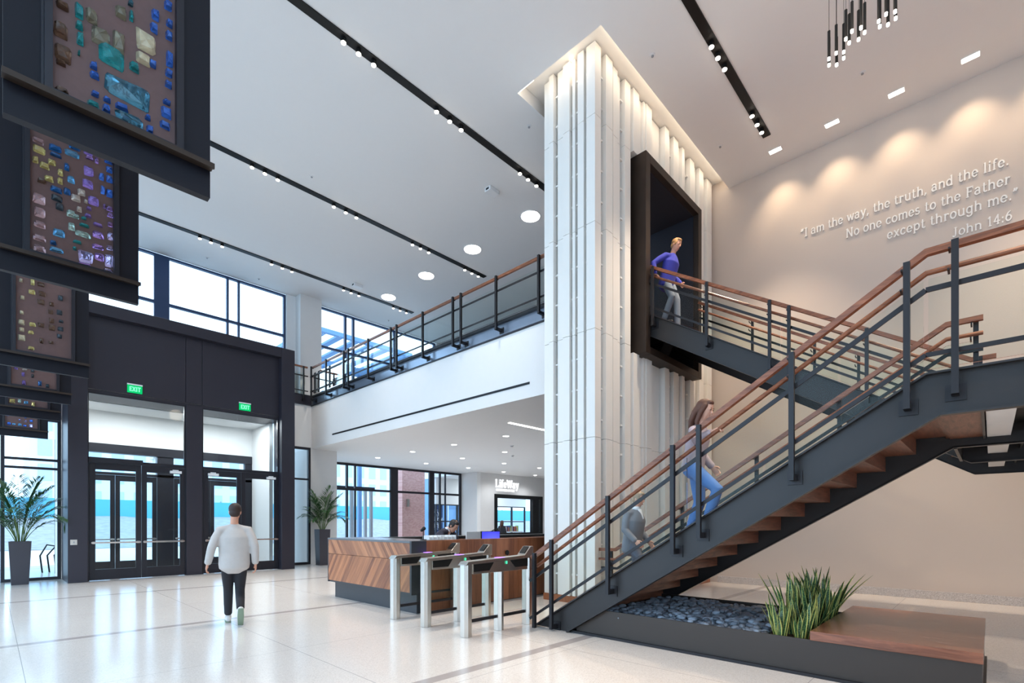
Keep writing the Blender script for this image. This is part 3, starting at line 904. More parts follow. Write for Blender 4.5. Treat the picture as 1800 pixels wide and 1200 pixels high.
# ================================================================== PLANTER UNDER THE STAIR
pl = thing('planter_box', 'low charcoal steel planter box with river pebbles under the staircase', 'planter', (6.4, 2.0, 0))
m = MB()
PXa, PXb, PYa, PYb, PZ = 5.392, 7.372, .05, 3.98, .345
m.box(PXa, PYa, .03, PXa + .02, PYb, PZ); m.box(PXb - .02, PYa, .03, PXb, PYb, PZ); m.box(PXa + .02, PYa, .03, PXb - .02, PYa + .02, PZ); m.box(PXa + .02, PYb - .02, .03, PXb - .02, PYb, PZ)
m.build('steel_wall', M['planter_steel'], pl)
MB().box(PXa - .035, PYa - .02, .0, PXb + .02, 4.06, .03).build('base_plate', M['post_dark'], pl)
MB().box(PXa + .021, PYa + .021, .031, PXb - .021, PYb - .021, .265).build('soil', M['soil'], pl)
be = thing('bench_top', 'thick walnut bench slab on the right end of the planter box', 'bench', (6.4, .64, PZ))
MB().box(5.372, .042, PZ, 7.41, 1.24, .432).build('slab', M['wood_bench'], be, bevel=0.004)

# pebbles
M['pebble'] = mk('dark_river_pebble', lin(128, 136, 148), 0.45, var=0.22, scale=11)
M['pebble2'] = mk('blue_grey_river_pebble', lin(160, 171, 186), 0.42, var=0.2, scale=11)
M['pebble3'] = mk('charcoal_river_pebble', lin(90, 96, 106), 0.45, var=0.2, scale=11)
rp = random.Random(3)
protos = []
for k in range(9):
    m = MB(); m.ell((0, 0, 0), 1, 1, 1, 10, 7)
    ax, ay, az = rp.uniform(.042, .060), rp.uniform(.031, .043), rp.uniform(.021, .03)
    ph = rp.uniform(0, 6)
    m.v = [(x * ax * (1 + .12 * sin(2.3 * y + ph)), y * ay * (1 + .1 * sin(2 * x + ph)), z * az) for x, y, z in m.v]
    me_o = m.build('river_pebble', M[('pebble', 'pebble2', 'pebble3')[k % 3]], smooth=True, base=False)
    protos.append(me_o.data); bpy.data.objects.remove(me_o)
spots = []
y = 1.74
while y < 3.93:
    x = 5.45
    while x < 7.33:
        spots.append((x + rp.uniform(-.018, .018), y + rp.uniform(-.018, .018), .276 + rp.uniform(0, .008)))
        x += .086
    y += .076
extra = []
for _ in range(300):
    extra.append((rp.uniform(5.46, 7.3), rp.uniform(1.76, 3.9), .305 + rp.uniform(0, .012)))
spots += extra
spots = [p for p in spots if p[2] < zb1(p[1]) - .05 or p[0] > 5.47]
spots = [p for p in spots if p[2] + .05 < zb1(p[1]) + .12 or p[1] < 3.4]
fwd = lambda p: p[0] * cos(YAW) + p[1] * sin(YAW) - (.25 if p[2] > .3 else 0)
spots.sort(key=fwd)
for i, p in enumerate(spots[:300]):
    o = bpy.data.objects.new('river_pebble', protos[i % 9]); COL.objects.link(o)
    o.location = p; o.rotation_euler = (rp.uniform(-.2, .2), rp.uniform(-.2, .2), rp.uniform(0, 6.28))
    setp(o, 'smooth grey river pebble in the front of the bed under the staircase', 'pebble', 'pebbles in the planter bed')
m = MB()
for i, p in enumerate(spots[300:]):
    me = protos[i % 9]; a = rp.uniform(0, 6.28); ca, sa = cos(a), sin(a)
    m.add([(p[0] + v.co.x * ca - v.co.y * sa, p[1] + v.co.x * sa + v.co.y * ca, p[2] + v.co.z) for v in me.vertices], [tuple(f.vertices) for f in me.polygons])
o = m.build('river_pebbles', M['pebble'], smooth=True)
setp(o, 'remaining grey river pebbles filling the back of the bed under the staircase', 'pebbles', kind='stuff')


# snake plants
def leaf_strip(m, base, h, wd, az, lean, curl, tw):
    n = 7
    d = V((cos(az), sin(az), 0)); sd = V((-sin(az), cos(az), 0))
    vv = []
    for i in range(n + 1):
        t = i / n
        c_ = V(base) + V((0, 0, h * t * (1 - .18 * lean * t))) + d * (h * (lean * t + curl * t * t))
        w_ = wd * (0.55 + 1.1 * t - 1.6 * t * t * t + .02) * .5 * (1 if t < .999 else 0)
        w_ = max(w_, .0015)
        a = tw * t
        e = sd * cos(a) + d * sin(a)
        nrm = d * cos(a) - sd * sin(a)
        vv += [c_ - e * w_ + nrm * w_ * .35, c_ - nrm * .002, c_ + e * w_ + nrm * w_ * .35]
    b = len(m.v); fb = len(m.f)
    m.v += [tuple(p) for p in vv]
    for i in range(n):
        for k in range(2):
            m.f.append((b + i * 3 + k, b + i * 3 + k + 1, b + i * 3 + 3 + k + 1, b + i * 3 + 3 + k))
            u0, u1 = k * .5, k * .5 + .5
            m.uv[len(m.f) - 1] = [(u0, i / n), (u1, i / n), (u1, (i + 1) / n), (u0, (i + 1) / n)]


rs = random.Random(11)
sp_ = [(5.50, 1.53, .42, 'shortest snake plant at the front corner of the planter beside the bench edge'), (5.56, 1.36, .40, 'snake plant with pale edged leaves leaning over the bench corner'),
       (5.70, 1.58, .46, 'upright snake plant just behind the front corner plant beside the pebbles'), (5.78, 1.40, .50, 'snake plant second from the front along the bench edge'),
       (5.98, 1.55, .58, 'tall upright snake plant on the pebble side, third row from the front'), (6.05, 1.38, .52, 'snake plant with one long leaf arching over the bench'),
       (6.25, 1.57, .55, 'dark snake plant on the pebble side in the middle of the row'), (6.33, 1.38, .56, 'dense snake plant in the middle of the row on the bench side'),
       (6.55, 1.55, .66, 'tallest snake plant in the row, on the pebble side'), (6.63, 1.38, .56, 'snake plant near the far end on the bench side'),
       (6.85, 1.52, .60, 'snake plant next to last at the far end of the row'), (7.08, 1.42, .56, 'snake plant at the far end with leaves sweeping to the right')]
for i, (x, y, h, lab) in enumerate(sp_):
    t = thing('snake_plant', lab, 'plant', (x, y, .262), 0, 'snake plants between pebbles and bench')
    nl = rs.choice((10, 11, 12)); h *= 1.0 + .14 * (i > 3)
    for k in range(nl):
        m = MB()
        az = 2 * pi * k / nl + rs.uniform(-.3, .3)
        r0 = rs.uniform(.012, .05)
        hh = h * rs.uniform(.55, 1.05)
        leaf_strip(m, (x + r0 * cos(az), y + r0 * sin(az), .262), hh, rs.uniform(.05, .068), az, rs.uniform(.02, .28), rs.uniform(-.04, .2), rs.uniform(-.9, .9))
        if i == 11 and k in (0, 1, 2):
            m = MB(); leaf_strip(m, (x, y, .262), .62, .05, R(-50 + k * 14), .5, .32, .3)
        if i == 5 and k == 0:
            m = MB(); leaf_strip(m, (x, y, .262), .55, .05, R(-62), .5, .3, .3)
        m.build('leaf', M['snake'], t, smooth=True)
# ================================================================== TURNSTILES
def turnstile(x, y, label):
    t = thing('turnstile', label, 'turnstile', (x, y, 0), 0, 'three turnstiles by the reception desk')
    B = lambda: MB()
    def pill(x0, x1, z0, z1, w_=.15):
        m = MB(); h = w_ / 2; c_ = .035
        m.prism([(x0 + c_, -h), (x1 - c_, -h), (x1, -h + c_), (x1, h - c_), (x1 - c_, h), (x0 + c_, h), (x0, h - c_), (x0, -h + c_)], 'z', z0, z1)
        return m
    for nm, a, b, zt in (('front_post', -.07, .06, .93), ('middle_post', .53, .64, .80), ('rear_post', 1.10, 1.22, .985)):
        pill(a, b, 0, zt).build(nm, M['steel'], t, world=False, bevel=0.003)
    m = MB()
    m.prism([(-.075, .915), (-.03, .965), (1.16, 1.005), (1.16, .975), (.0, .93)], 'y', -.078, .078)
    m.prism([(.06, .80), (.06, .93), (1.10, .965), (1.10, .80)], 'y', -.066, .066)
    m.build('top_beam', M['steel'], t, world=False, bevel=0.003)
    for s_ in (-1, 1):
        a, b = (.0665, .0745) if s_ > 0 else (-.0745, -.0665)
        MB().prism([(.065, .83), (.065, .925), (.42, .935), (.34, .83)], 'y', a, b).build('sensor_window', M['black'], t, world=False)
        MB().prism([(1.095, .845), (1.095, .96), (.74, .945), (.84, .845)], 'y', a, b).build('sensor_window', M['black'], t, world=False)
    m = MB().prism([(1.02, .99), (1.16, 1.125), (1.215, 1.125), (1.215, .96), (1.02, .96)], 'y', -.076, .076)
    r = m.build('card_reader', M['steel'], t, world=False, bevel=0.004)
    q = MB(); q.beam((1.055, 0, 1.033), (1.145, 0, 1.120), .10, .012); q.build('reader_pad', M['black'], r, world=False)
    MB().box(.02, -.02, .17, 1.12, .02, .21).build('bottom_rail', M['post_dark'], t, world=False, bevel=0.006)
    MB().box(.065, -.006, .23, .525, .006, .79).build('glass_wing', M['rail_glass'], t, world=False)
    MB().box(.645, -.006, .23, 1.095, .006, .79).build('glass_wing', M['rail_glass'], t, world=False)
    m = MB().box(.55, -.05, .985, .66, .05, .990)
    m.build('status_light', M['led_purple'], t, world=False)
    MB().box(.655, -.079, .90, .675, -.0775, .94).build('status_dot', M['led_green'], t, world=False)
    return t


turnstile(4.22, 4.86, 'steel turnstile nearest the camera, beside the foot of the staircase')
turnstile(4.24, 5.74, 'middle steel turnstile of the three, between its two neighbours')
turnstile(4.27, 6.555, 'farthest steel turnstile, next to the dark end of the reception desk')

# ================================================================== RECEPTION DESK
d = thing('reception_desk', 'walnut reception desk with chevron front and charcoal plinth', 'desk', (6.2, 8, 0))
DX, DY0, DY1 = 4.62, 6.64, 9.46
MB().box(DX + .12, DY0 + .03, 0, 5.5, DY1 - .04, .31).build('plinth', M['slate'], d)
m = MB().box(DX + .02, DY0 + .002, .31, 5.45, DY1, .345)
m.build('bottom_edge', M['slate'], d)
MB().box(DX, DY0 + .05, .345, DX + .04, DY1, .86).build('chevron_front_lower', M['wood_hb1'], d)
MB().box(DX + .001, DY0 + .05, .866, DX + .04, DY1, 1.135).build('chevron_front_upper', M['wood_hb2'], d)
MB().box(DX - .002, DY0, .31, 4.91, DY0 + .048, 1.17).build('end_panel', M['slate'], d)
MB().box(DX - .001, DY1 + .001, .31, 5.45, DY1 + .03, 1.135).build('end_panel', M['slate'], d)
MB().box(DX - .004, DY0 + .05, 1.136, 5.40, DY1 + .03, 1.172).build('counter_top', M['counter'], d, bevel=0.004)
MB().box(5.42, DY0 + .2, .346, 5.45, DY1, 1.135).build('inner_panel', M['wood_vy'], d)
m = MB().box(4.912, DY0 + .01, .012, 7.10, DY0 + .05, 1.155); m.build('wing_front', M['wood_v'], d)
MB().box(7.106, DY0 + .01, .012, 8.9, DY0 + .05, 1.155).build('wing_front', M['wood_v'], d)
MB().box(4.912, DY0 + .02, 0, 8.9, DY0 + .05, .011).build('wing_kick', M['slate'], d)
MB().box(4.912, DY0 + .01, 1.156, 8.9, DY0 + .16, 1.172).build('wing_cap', M['wood_v'], d)
MB().box(5.46, DY0 + .06, .70, 8.9, DY0 + .85, .74).build('work_top', M['counter'], d)
q = MB(); q.sweep([(6.77, DY0 + .0, .90), (6.77, DY0 - .025, .90)], [.04, .05], n=14, rnd=False); q.build('knob', M['black'], d)

b = thing('back_counter', 'dark topped walnut back counter behind the receptionist', 'counter', (8, 10.3, 0))
MB().box(5.6, 10.1, 0, 12.4, 10.6, 1.06).build('cabinet', M['wood_v'], b)
MB().box(5.55, 10.05, 1.06, 12.45, 10.65, 1.125).build('counter_top', M['black'], b, bevel=0.005)

# on the desk
t = thing('desk_lamp', 'slim black desk lamp standing on the front desk counter', 'lamp', (5.06, 6.93, 1.172))
m = MB().cyl(5.06, 6.93, 1.172, 1.184, .055); m.tube([(5.06, 6.93, 1.18), (5.06, 6.93, 1.35)], .008); m.build('stand', M['black'], t)
m = MB(); m.sweep([(5.03, 6.95, 1.33), (5.075, 6.92, 1.375)], [.022, .034], n=12); m.build('lamp_head', M['black'], t)
for k, (x, w_, lab) in enumerate(((5.45, .26, 'left white desk organiser of papers behind the counter edge'), (5.78, .26, 'right white desk organiser of papers behind the counter edge'))):
    t = thing('desk_organiser', lab, 'organiser', (x, 7.2, .74), 0, 'white organisers on the desk')
    m = MB().box(x - .14, 7.1, .74, x + .14, 7.3, .76)
    for q in range(4): m.box(x - .14 + q * .09, 7.1, .76, x - .13 + q * .09, 7.3, 1.24)
    m.box(x - .14, 7.29, .76, x + .14, 7.30, 1.24)
    m.build('tray', M['plastic_white'], t)
    MB().box(x - .12, 7.12, .80, x + .11, 7.28, 1.21).build('papers', M['white'], t)
M['screen'] = emit('blue_screen', lin(64, 84, 226), 1.0)


def screenmat():
    m, nt, bb = newmat('gradient_screen'); L = nt.links
    nt.nodes.remove(bb)
    tc = nt.nodes.new('ShaderNodeTexCoord'); sp = nt.nodes.new('ShaderNodeSeparateXYZ'); L.new(tc.outputs['Generated'], sp.inputs[0])
    gr = nt.nodes.new('ShaderNodeTexGradient'); gr.gradient_type = 'SPHERICAL'
    mp = nt.nodes.new('ShaderNodeMapping'); mp.inputs['Location'].default_value = (-.6, -.5, -.15); mp.inputs['Scale'].default_value = (1, 0.01, 1)
    L.new(tc.outputs['Generated'], mp.inputs[0]); L.new(mp.outputs[0], gr.inputs[0])
    cr = nt.nodes.new('ShaderNodeValToRGB'); e = cr.color_ramp.elements
    e[0].position = 0; e[0].color = (*lin(58, 60, 214), 1); e[1].position = .95; e[1].color = (*lin(140, 220, 255), 1)
    x = e.new(.55); x.color = (*lin(88, 96, 240), 1)
    L.new(gr.outputs['Fac'], cr.inputs[0])
    em = nt.nodes.new('ShaderNodeEmission'); em.inputs[1].default_value = 1.1; L.new(cr.outputs[0], em.inputs[0])
    L.new(em.outputs[0], nt.nodes['Material Output'].inputs[0])
    return m


M['screen'] = screenmat()
t = thing('monitor', 'computer monitor with glowing blue screen on the desk beside the receptionist', 'monitor', (6.92, 7.25, .74))
m = MB().box(6.63, 7.18, .96, 7.13, 7.21, 1.30); m.build('casing', M['black'], t)
MB().box(6.64, 7.177, .97, 7.12, 7.179, 1.29).build('screen', M['screen'], t)
m = MB().box(6.83, 7.211, .75, 6.93, 7.24, 1.05); m.box(6.75, 7.13, .74, 7.01, 7.3, .75); m.build('stand', M['black'], t)
t = thing('monitor', 'white monitor seen edge on just behind the receptionist', 'monitor', (6.95, 8.3, .74))
m = MB().box(7.2, 8.28, .93, 7.62, 8.31, 1.27); m.build('casing', M['plastic_white'], t)
m = MB().box(7.36, 8.29, .75, 7.44, 8.30, .95); m.box(7.3, 8.2, .74, 7.5, 8.4, .75); m.build('stand', M['plastic_grey'], t)
t = thing('side_desk', 'low desk carrying the white monitor behind the reception wing', 'desk', (7.4, 8.4, 0))
MB().box(7.1, 8.1, .70, 7.9, 8.7, .74).build('desk_top', M['counter'], t)
for xx, yy in ((7.13, 8.13), (7.85, 8.13), (7.13, 8.65), (7.85, 8.65)): MB().box(xx, yy, 0, xx + .04, yy + .04, .70).build('leg', M['black'], t)
t = thing('telephone', 'black desk telephone at the right end of the back counter', 'telephone', (9.9, 10.3, 1.125))
m = MB().prism([(9.75, 1.125), (10.05, 1.125), (10.05, 1.24), (9.95, 1.24), (9.75, 1.15)], 'y', 10.2, 10.4); m.build('telephone_base', M['black'], t)
m = MB(); m.sweep([(9.80, 10.24, 1.21), (9.92, 10.24, 1.27), (10.03, 10.24, 1.27)], [.022, .015, .022], n=8); m.build('handset', M['black'], t)

# ================================================================== CEILING FITTINGS
HX = [(1.6, 1.9, 2.2), (4.11, 4.39, 4.68), (6.07, 6.40, 6.70), (8.48, 8.76, 9.06), (10.48, 10.78, 11.06)]
TR = [(-.83, -2, 'black light track added unseen past the right edge to warm the stair and floor'), (3.42, 7.0, 'black recessed light track nearest the quotation wall, right of the white tower'), (7.865, -2, 'longest black light track, running across the ceiling to the white tower'),  # first track is added out of view for its warm light
      (12.13, -2, 'second black light track from the entrance windows'), (16.23, -2, 'black light track closest to the entrance windows')]
for y, xs, lab in TR:
    t = thing('track_light', lab, 'track light', (5, y, CEIL - .025), 0, 'black ceiling light tracks')
    MB().box(xs, y - .075, CEIL - .025, 11.35, y + .075, CEIL - .001).build('channel', M['black'], t)
    for gi, gset in enumerate(HX):
        if gset[0] < xs: continue
        for x in gset:
            m = MB().cyl(x, y + .012, CEIL - .095, CEIL - .026, .042, 14)
            h = m.build('spotlight', M['black'], t, smooth=False)
            MB().cyl(x, y + .012, CEIL - .107, CEIL - .096, .040, 14).build('lens', M['lens'], h)
        lamp('track_spot', 'SPOT', (gset[1], y + .01, CEIL - .13), 640 if y < 5 else (370 if y < 9 else 280), WARM if y < 5 else SOFT, t, size=.12, target=(gset[1], y, 0), spot=R(75), blend=.8)

for y, lab in ((8.867, 'nearest bright round downlight beyond the tower'), (11.186, 'bright round downlight second from the white tower'), (13.479, 'bright round downlight third from the white tower'), (15.748, 'bright round downlight closest to the upper windows')):
    t = thing('downlight', lab, 'downlight', (9.96, y, CEIL), 0, 'upper ceiling downlights')
    MB().cyl(9.96, y, CEIL - .012, CEIL - .002, .27, 28).build('trim_ring', M['plastic_white'], t)
    MB().cyl(9.96, y, CEIL - .018, CEIL - .0125, .245, 28).build('diffuser', M['lens_cool'], t)  # disc widened to imitate the glow spreading round the lamp
    lamp('downlight_lamp', 'SPOT', (9.96, y, CEIL - .06), 60, COOL, t, size=.15, target=(9.96, y, 0), spot=R(120), blend=.8)

for i, y in enumerate((3.42, 2.35, 1.30, .26, -.80)):
    x = 11.92
    lab = ('wall washer light at the far end of the row, nearest the tower', 'second wall washer light from the tower', 'third wall washer light from the tower', 'fourth wall washer light from the tower, high on the right', 'fifth wall washer light past the right edge')[i]
    t = thing('wall_washer', lab, 'ceiling light', (x, y, CEIL), 0, 'wall washers over the quotation')
    m = MB().box(x - .07, y - .13, CEIL - .012, x + .07, y + .13, CEIL - .002); m.build('trim_frame', M['plastic_white'], t)
    MB().box(x - .055, y - .115, CEIL - .017, x + .055, y + .115, CEIL - .0125).build('lens', M['lens'], t)
    lamp('washer_lamp', 'SPOT', (x, y, CEIL - .05), 50, (1.0, .77, .52), t, size=.08, target=(12.50, y, CEIL - 1.5), spot=R(80), blend=1.0)

lows = [(10.91, 18.04), (10.9, 15.6), (13.43, 18.19), (10.9, 13.185), (13.41, 15.68), (15.93, 18.2), (10.94, 10.75), (13.34, 13.17), (15.84, 15.68), (18.43, 18.28), (18.31, 15.73), (20.95, 18.3)]
nmx = {10.9: 'first', 13.4: 'second', 15.9: 'third', 18.4: 'fourth', 21.0: 'fifth'}
for x, y in lows:
    kx = min(nmx, key=lambda k: abs(k - x)); r_ = {18: 'row by the shop windows', 16: 'second row from the windows', 13: 'third row from the windows', 11: 'row nearest the tower'}[min((18, 16, 13, 11), key=lambda q: abs(q - y))]
    t = thing('low_downlight', 'small downlight in the low ceiling, %s from the balcony, %s' % (nmx[kx], r_), 'downlight', (x, y, SLAB), 0, 'low ceiling downlights')
    MB().cyl(x, y, SLAB - .008, SLAB - .001, .115, 20).build('trim_ring', M['plastic_white'], t)
    MB().cyl(x, y, SLAB - .013, SLAB - .0085, .09, 20).build('diffuser', M['lens_cool'], t)
    lamp('low_lamp', 'SPOT', (x, y, SLAB - .05), 70, COOL, t, size=.1, target=(x, y, 0), spot=R(140), blend=.8)
t = thing('linear_light', 'slim glowing linear light in the low ceiling beside the tower', 'ceiling light', (11, 9.26, SLAB))
MB().box(9.55, 9.22, SLAB - .012, 15.5, 9.30, SLAB - .001).build('diffuser', M['lens_cool'], t)
t = thing('slot_diffuser', 'long thin black air slot along the white balcony fascia', 'air vent', (XB, 11.5, 4.45))
m = MB().box(XB - .008, 7.1, 4.425, XB - .001, 16.0, 4.475); m.build('slot', M['black'], t)
MB().box(XB - .010, 7.1, 4.445, XB - .0085, 16.0, 4.455).build('blade', M['dark_frame'], t)

sm = [(8.017, 4.279, 'beside the tower cove'), (10.971, 4.249, 'at the far corner by the quotation wall'), (10.975, 1.689, 'below the hanging pendants by the wall washers'), (7.688, 6.885, 'left of the tower head'), (5.243, 11.584, 'between the two long light tracks'), (4.613, 17.464, 'near the upper window mullion'), (6.211, 17.714, 'near the white column upstairs'), (11.106, 17.556, 'beyond the balcony')]
for x, y, lab in sm:
    t = thing('sprinkler', 'small round white ceiling sprinkler cap ' + lab, 'sprinkler', (x, y, CEIL), 0, 'ceiling sprinklers')
    m = MB().cyl(x, y, CEIL - .012, CEIL - .002, .05, 16); m.build('cap', M['plastic_white'], t); MB().cyl(x, y, CEIL - .028, CEIL - .0125, .022, 12).build('head', M['plastic_grey'], t)
for x, y, lab in ((8.514, 8.842, 'white box camera hanging from the ceiling left of the tower'), (8.696, 15.698, 'white box device on the ceiling near the entrance track')):
    t = thing('ceiling_camera', lab, 'camera', (x, y, CEIL))
    MB().box(x - .16, y - .10, CEIL - .10, x + .16, y + .10, CEIL - .002).build('housing', M['plastic_white'], t, bevel=0.012)
    MB().box(x - .165, y - .05, CEIL - .075, x - .1605, y + .05, CEIL - .03).build('lens', M['black'], t)
for x, y, lab in ((14.2, 13.6, 'small grey smoke detector among the low ceiling lights'), (12.4, 11.9, 'small dark sprinkler head in the low ceiling near the fascia')):
    t = thing('smoke_detector', lab, 'smoke detector', (x, y, SLAB))
    MB().cyl(x, y, SLAB - .03, SLAB - .001, .07, 16).build('base', M['plastic_white'], t); MB().cyl(x, y, SLAB - .05, SLAB - .0305, .045, 16).build('sensor', M['plastic_grey'], t)

# pendants
zp = 7.4
raw = [(250, 975, 545), (252, 1075, 0), (368, 880, 440), (375, 1070, 0), (490, 865, 435), (490, 960, 0), (525, 652, 190), (580, 715, 250), (625, 525, 50), (730, 660, 200), (770, 470, 10), (830, 545, 65), (1060, 365, 0), (1075, 450, 0), (1178, 250, 0), (1208, 420, 0), (1323, 210, 0), (1332, 318, 0)]
Fv, Rv = V((cos(YAW), sin(YAW), 0)), V((sin(YAW), -cos(YAW), 0))
rows = ['first', 'second', 'third', 'fourth', 'fifth', 'sixth', 'seventh', 'eighth', 'ninth', 'tenth', 'eleventh', 'twelfth', 'thirteenth', 'fourteenth', 'fifteenth', 'sixteenth', 'seventeenth', 'eighteenth']
for i, (a, b_, c_) in enumerate(raw):
    px, py = 1430 + a / 9.23, b_ / 9.23
    dd = Fv + Rv * ((px - 900) / 878) + V((0, 0, (920 - py) / 878))
    p = V((0, 0, EYE)) + dd * ((zp - EYE) / dd.z)
    x, y = p.x, p.y
    t = thing('pendant_light', 'slim black tube pendant with glowing tip, %s from the left in the hanging cluster' % rows[i], 'pendant light', (x, y, zp), 0, 'hanging tube pendants')
    m = MB().cyl(x, y, zp + .03, zp + .37, .0165, 12); m.build('tube', M['black'], t)
    MB().cyl(x, y, zp, zp + .0295, .0155, 12).build('glowing_tip', M['lens'], t)
    MB().cyl(x, y, zp + .37, CEIL - .001, .0025, 6).build('cable', M['black'], t)
lamp('pendant_glow', 'POINT', (6.9, 1.1, 7.3), 30, WARM, None, size=.3)

# ================================================================== SIGNS AND LETTERS
def arc(cx, cy, rx, ry, a0, a1, n=9):
    return [(cx + rx * cos(R(a0 + (a1 - a0) * i / n)), cy + ry * sin(R(a0 + (a1 - a0) * i / n))) for i in range(n + 1)]


XH, CH = .48, .70


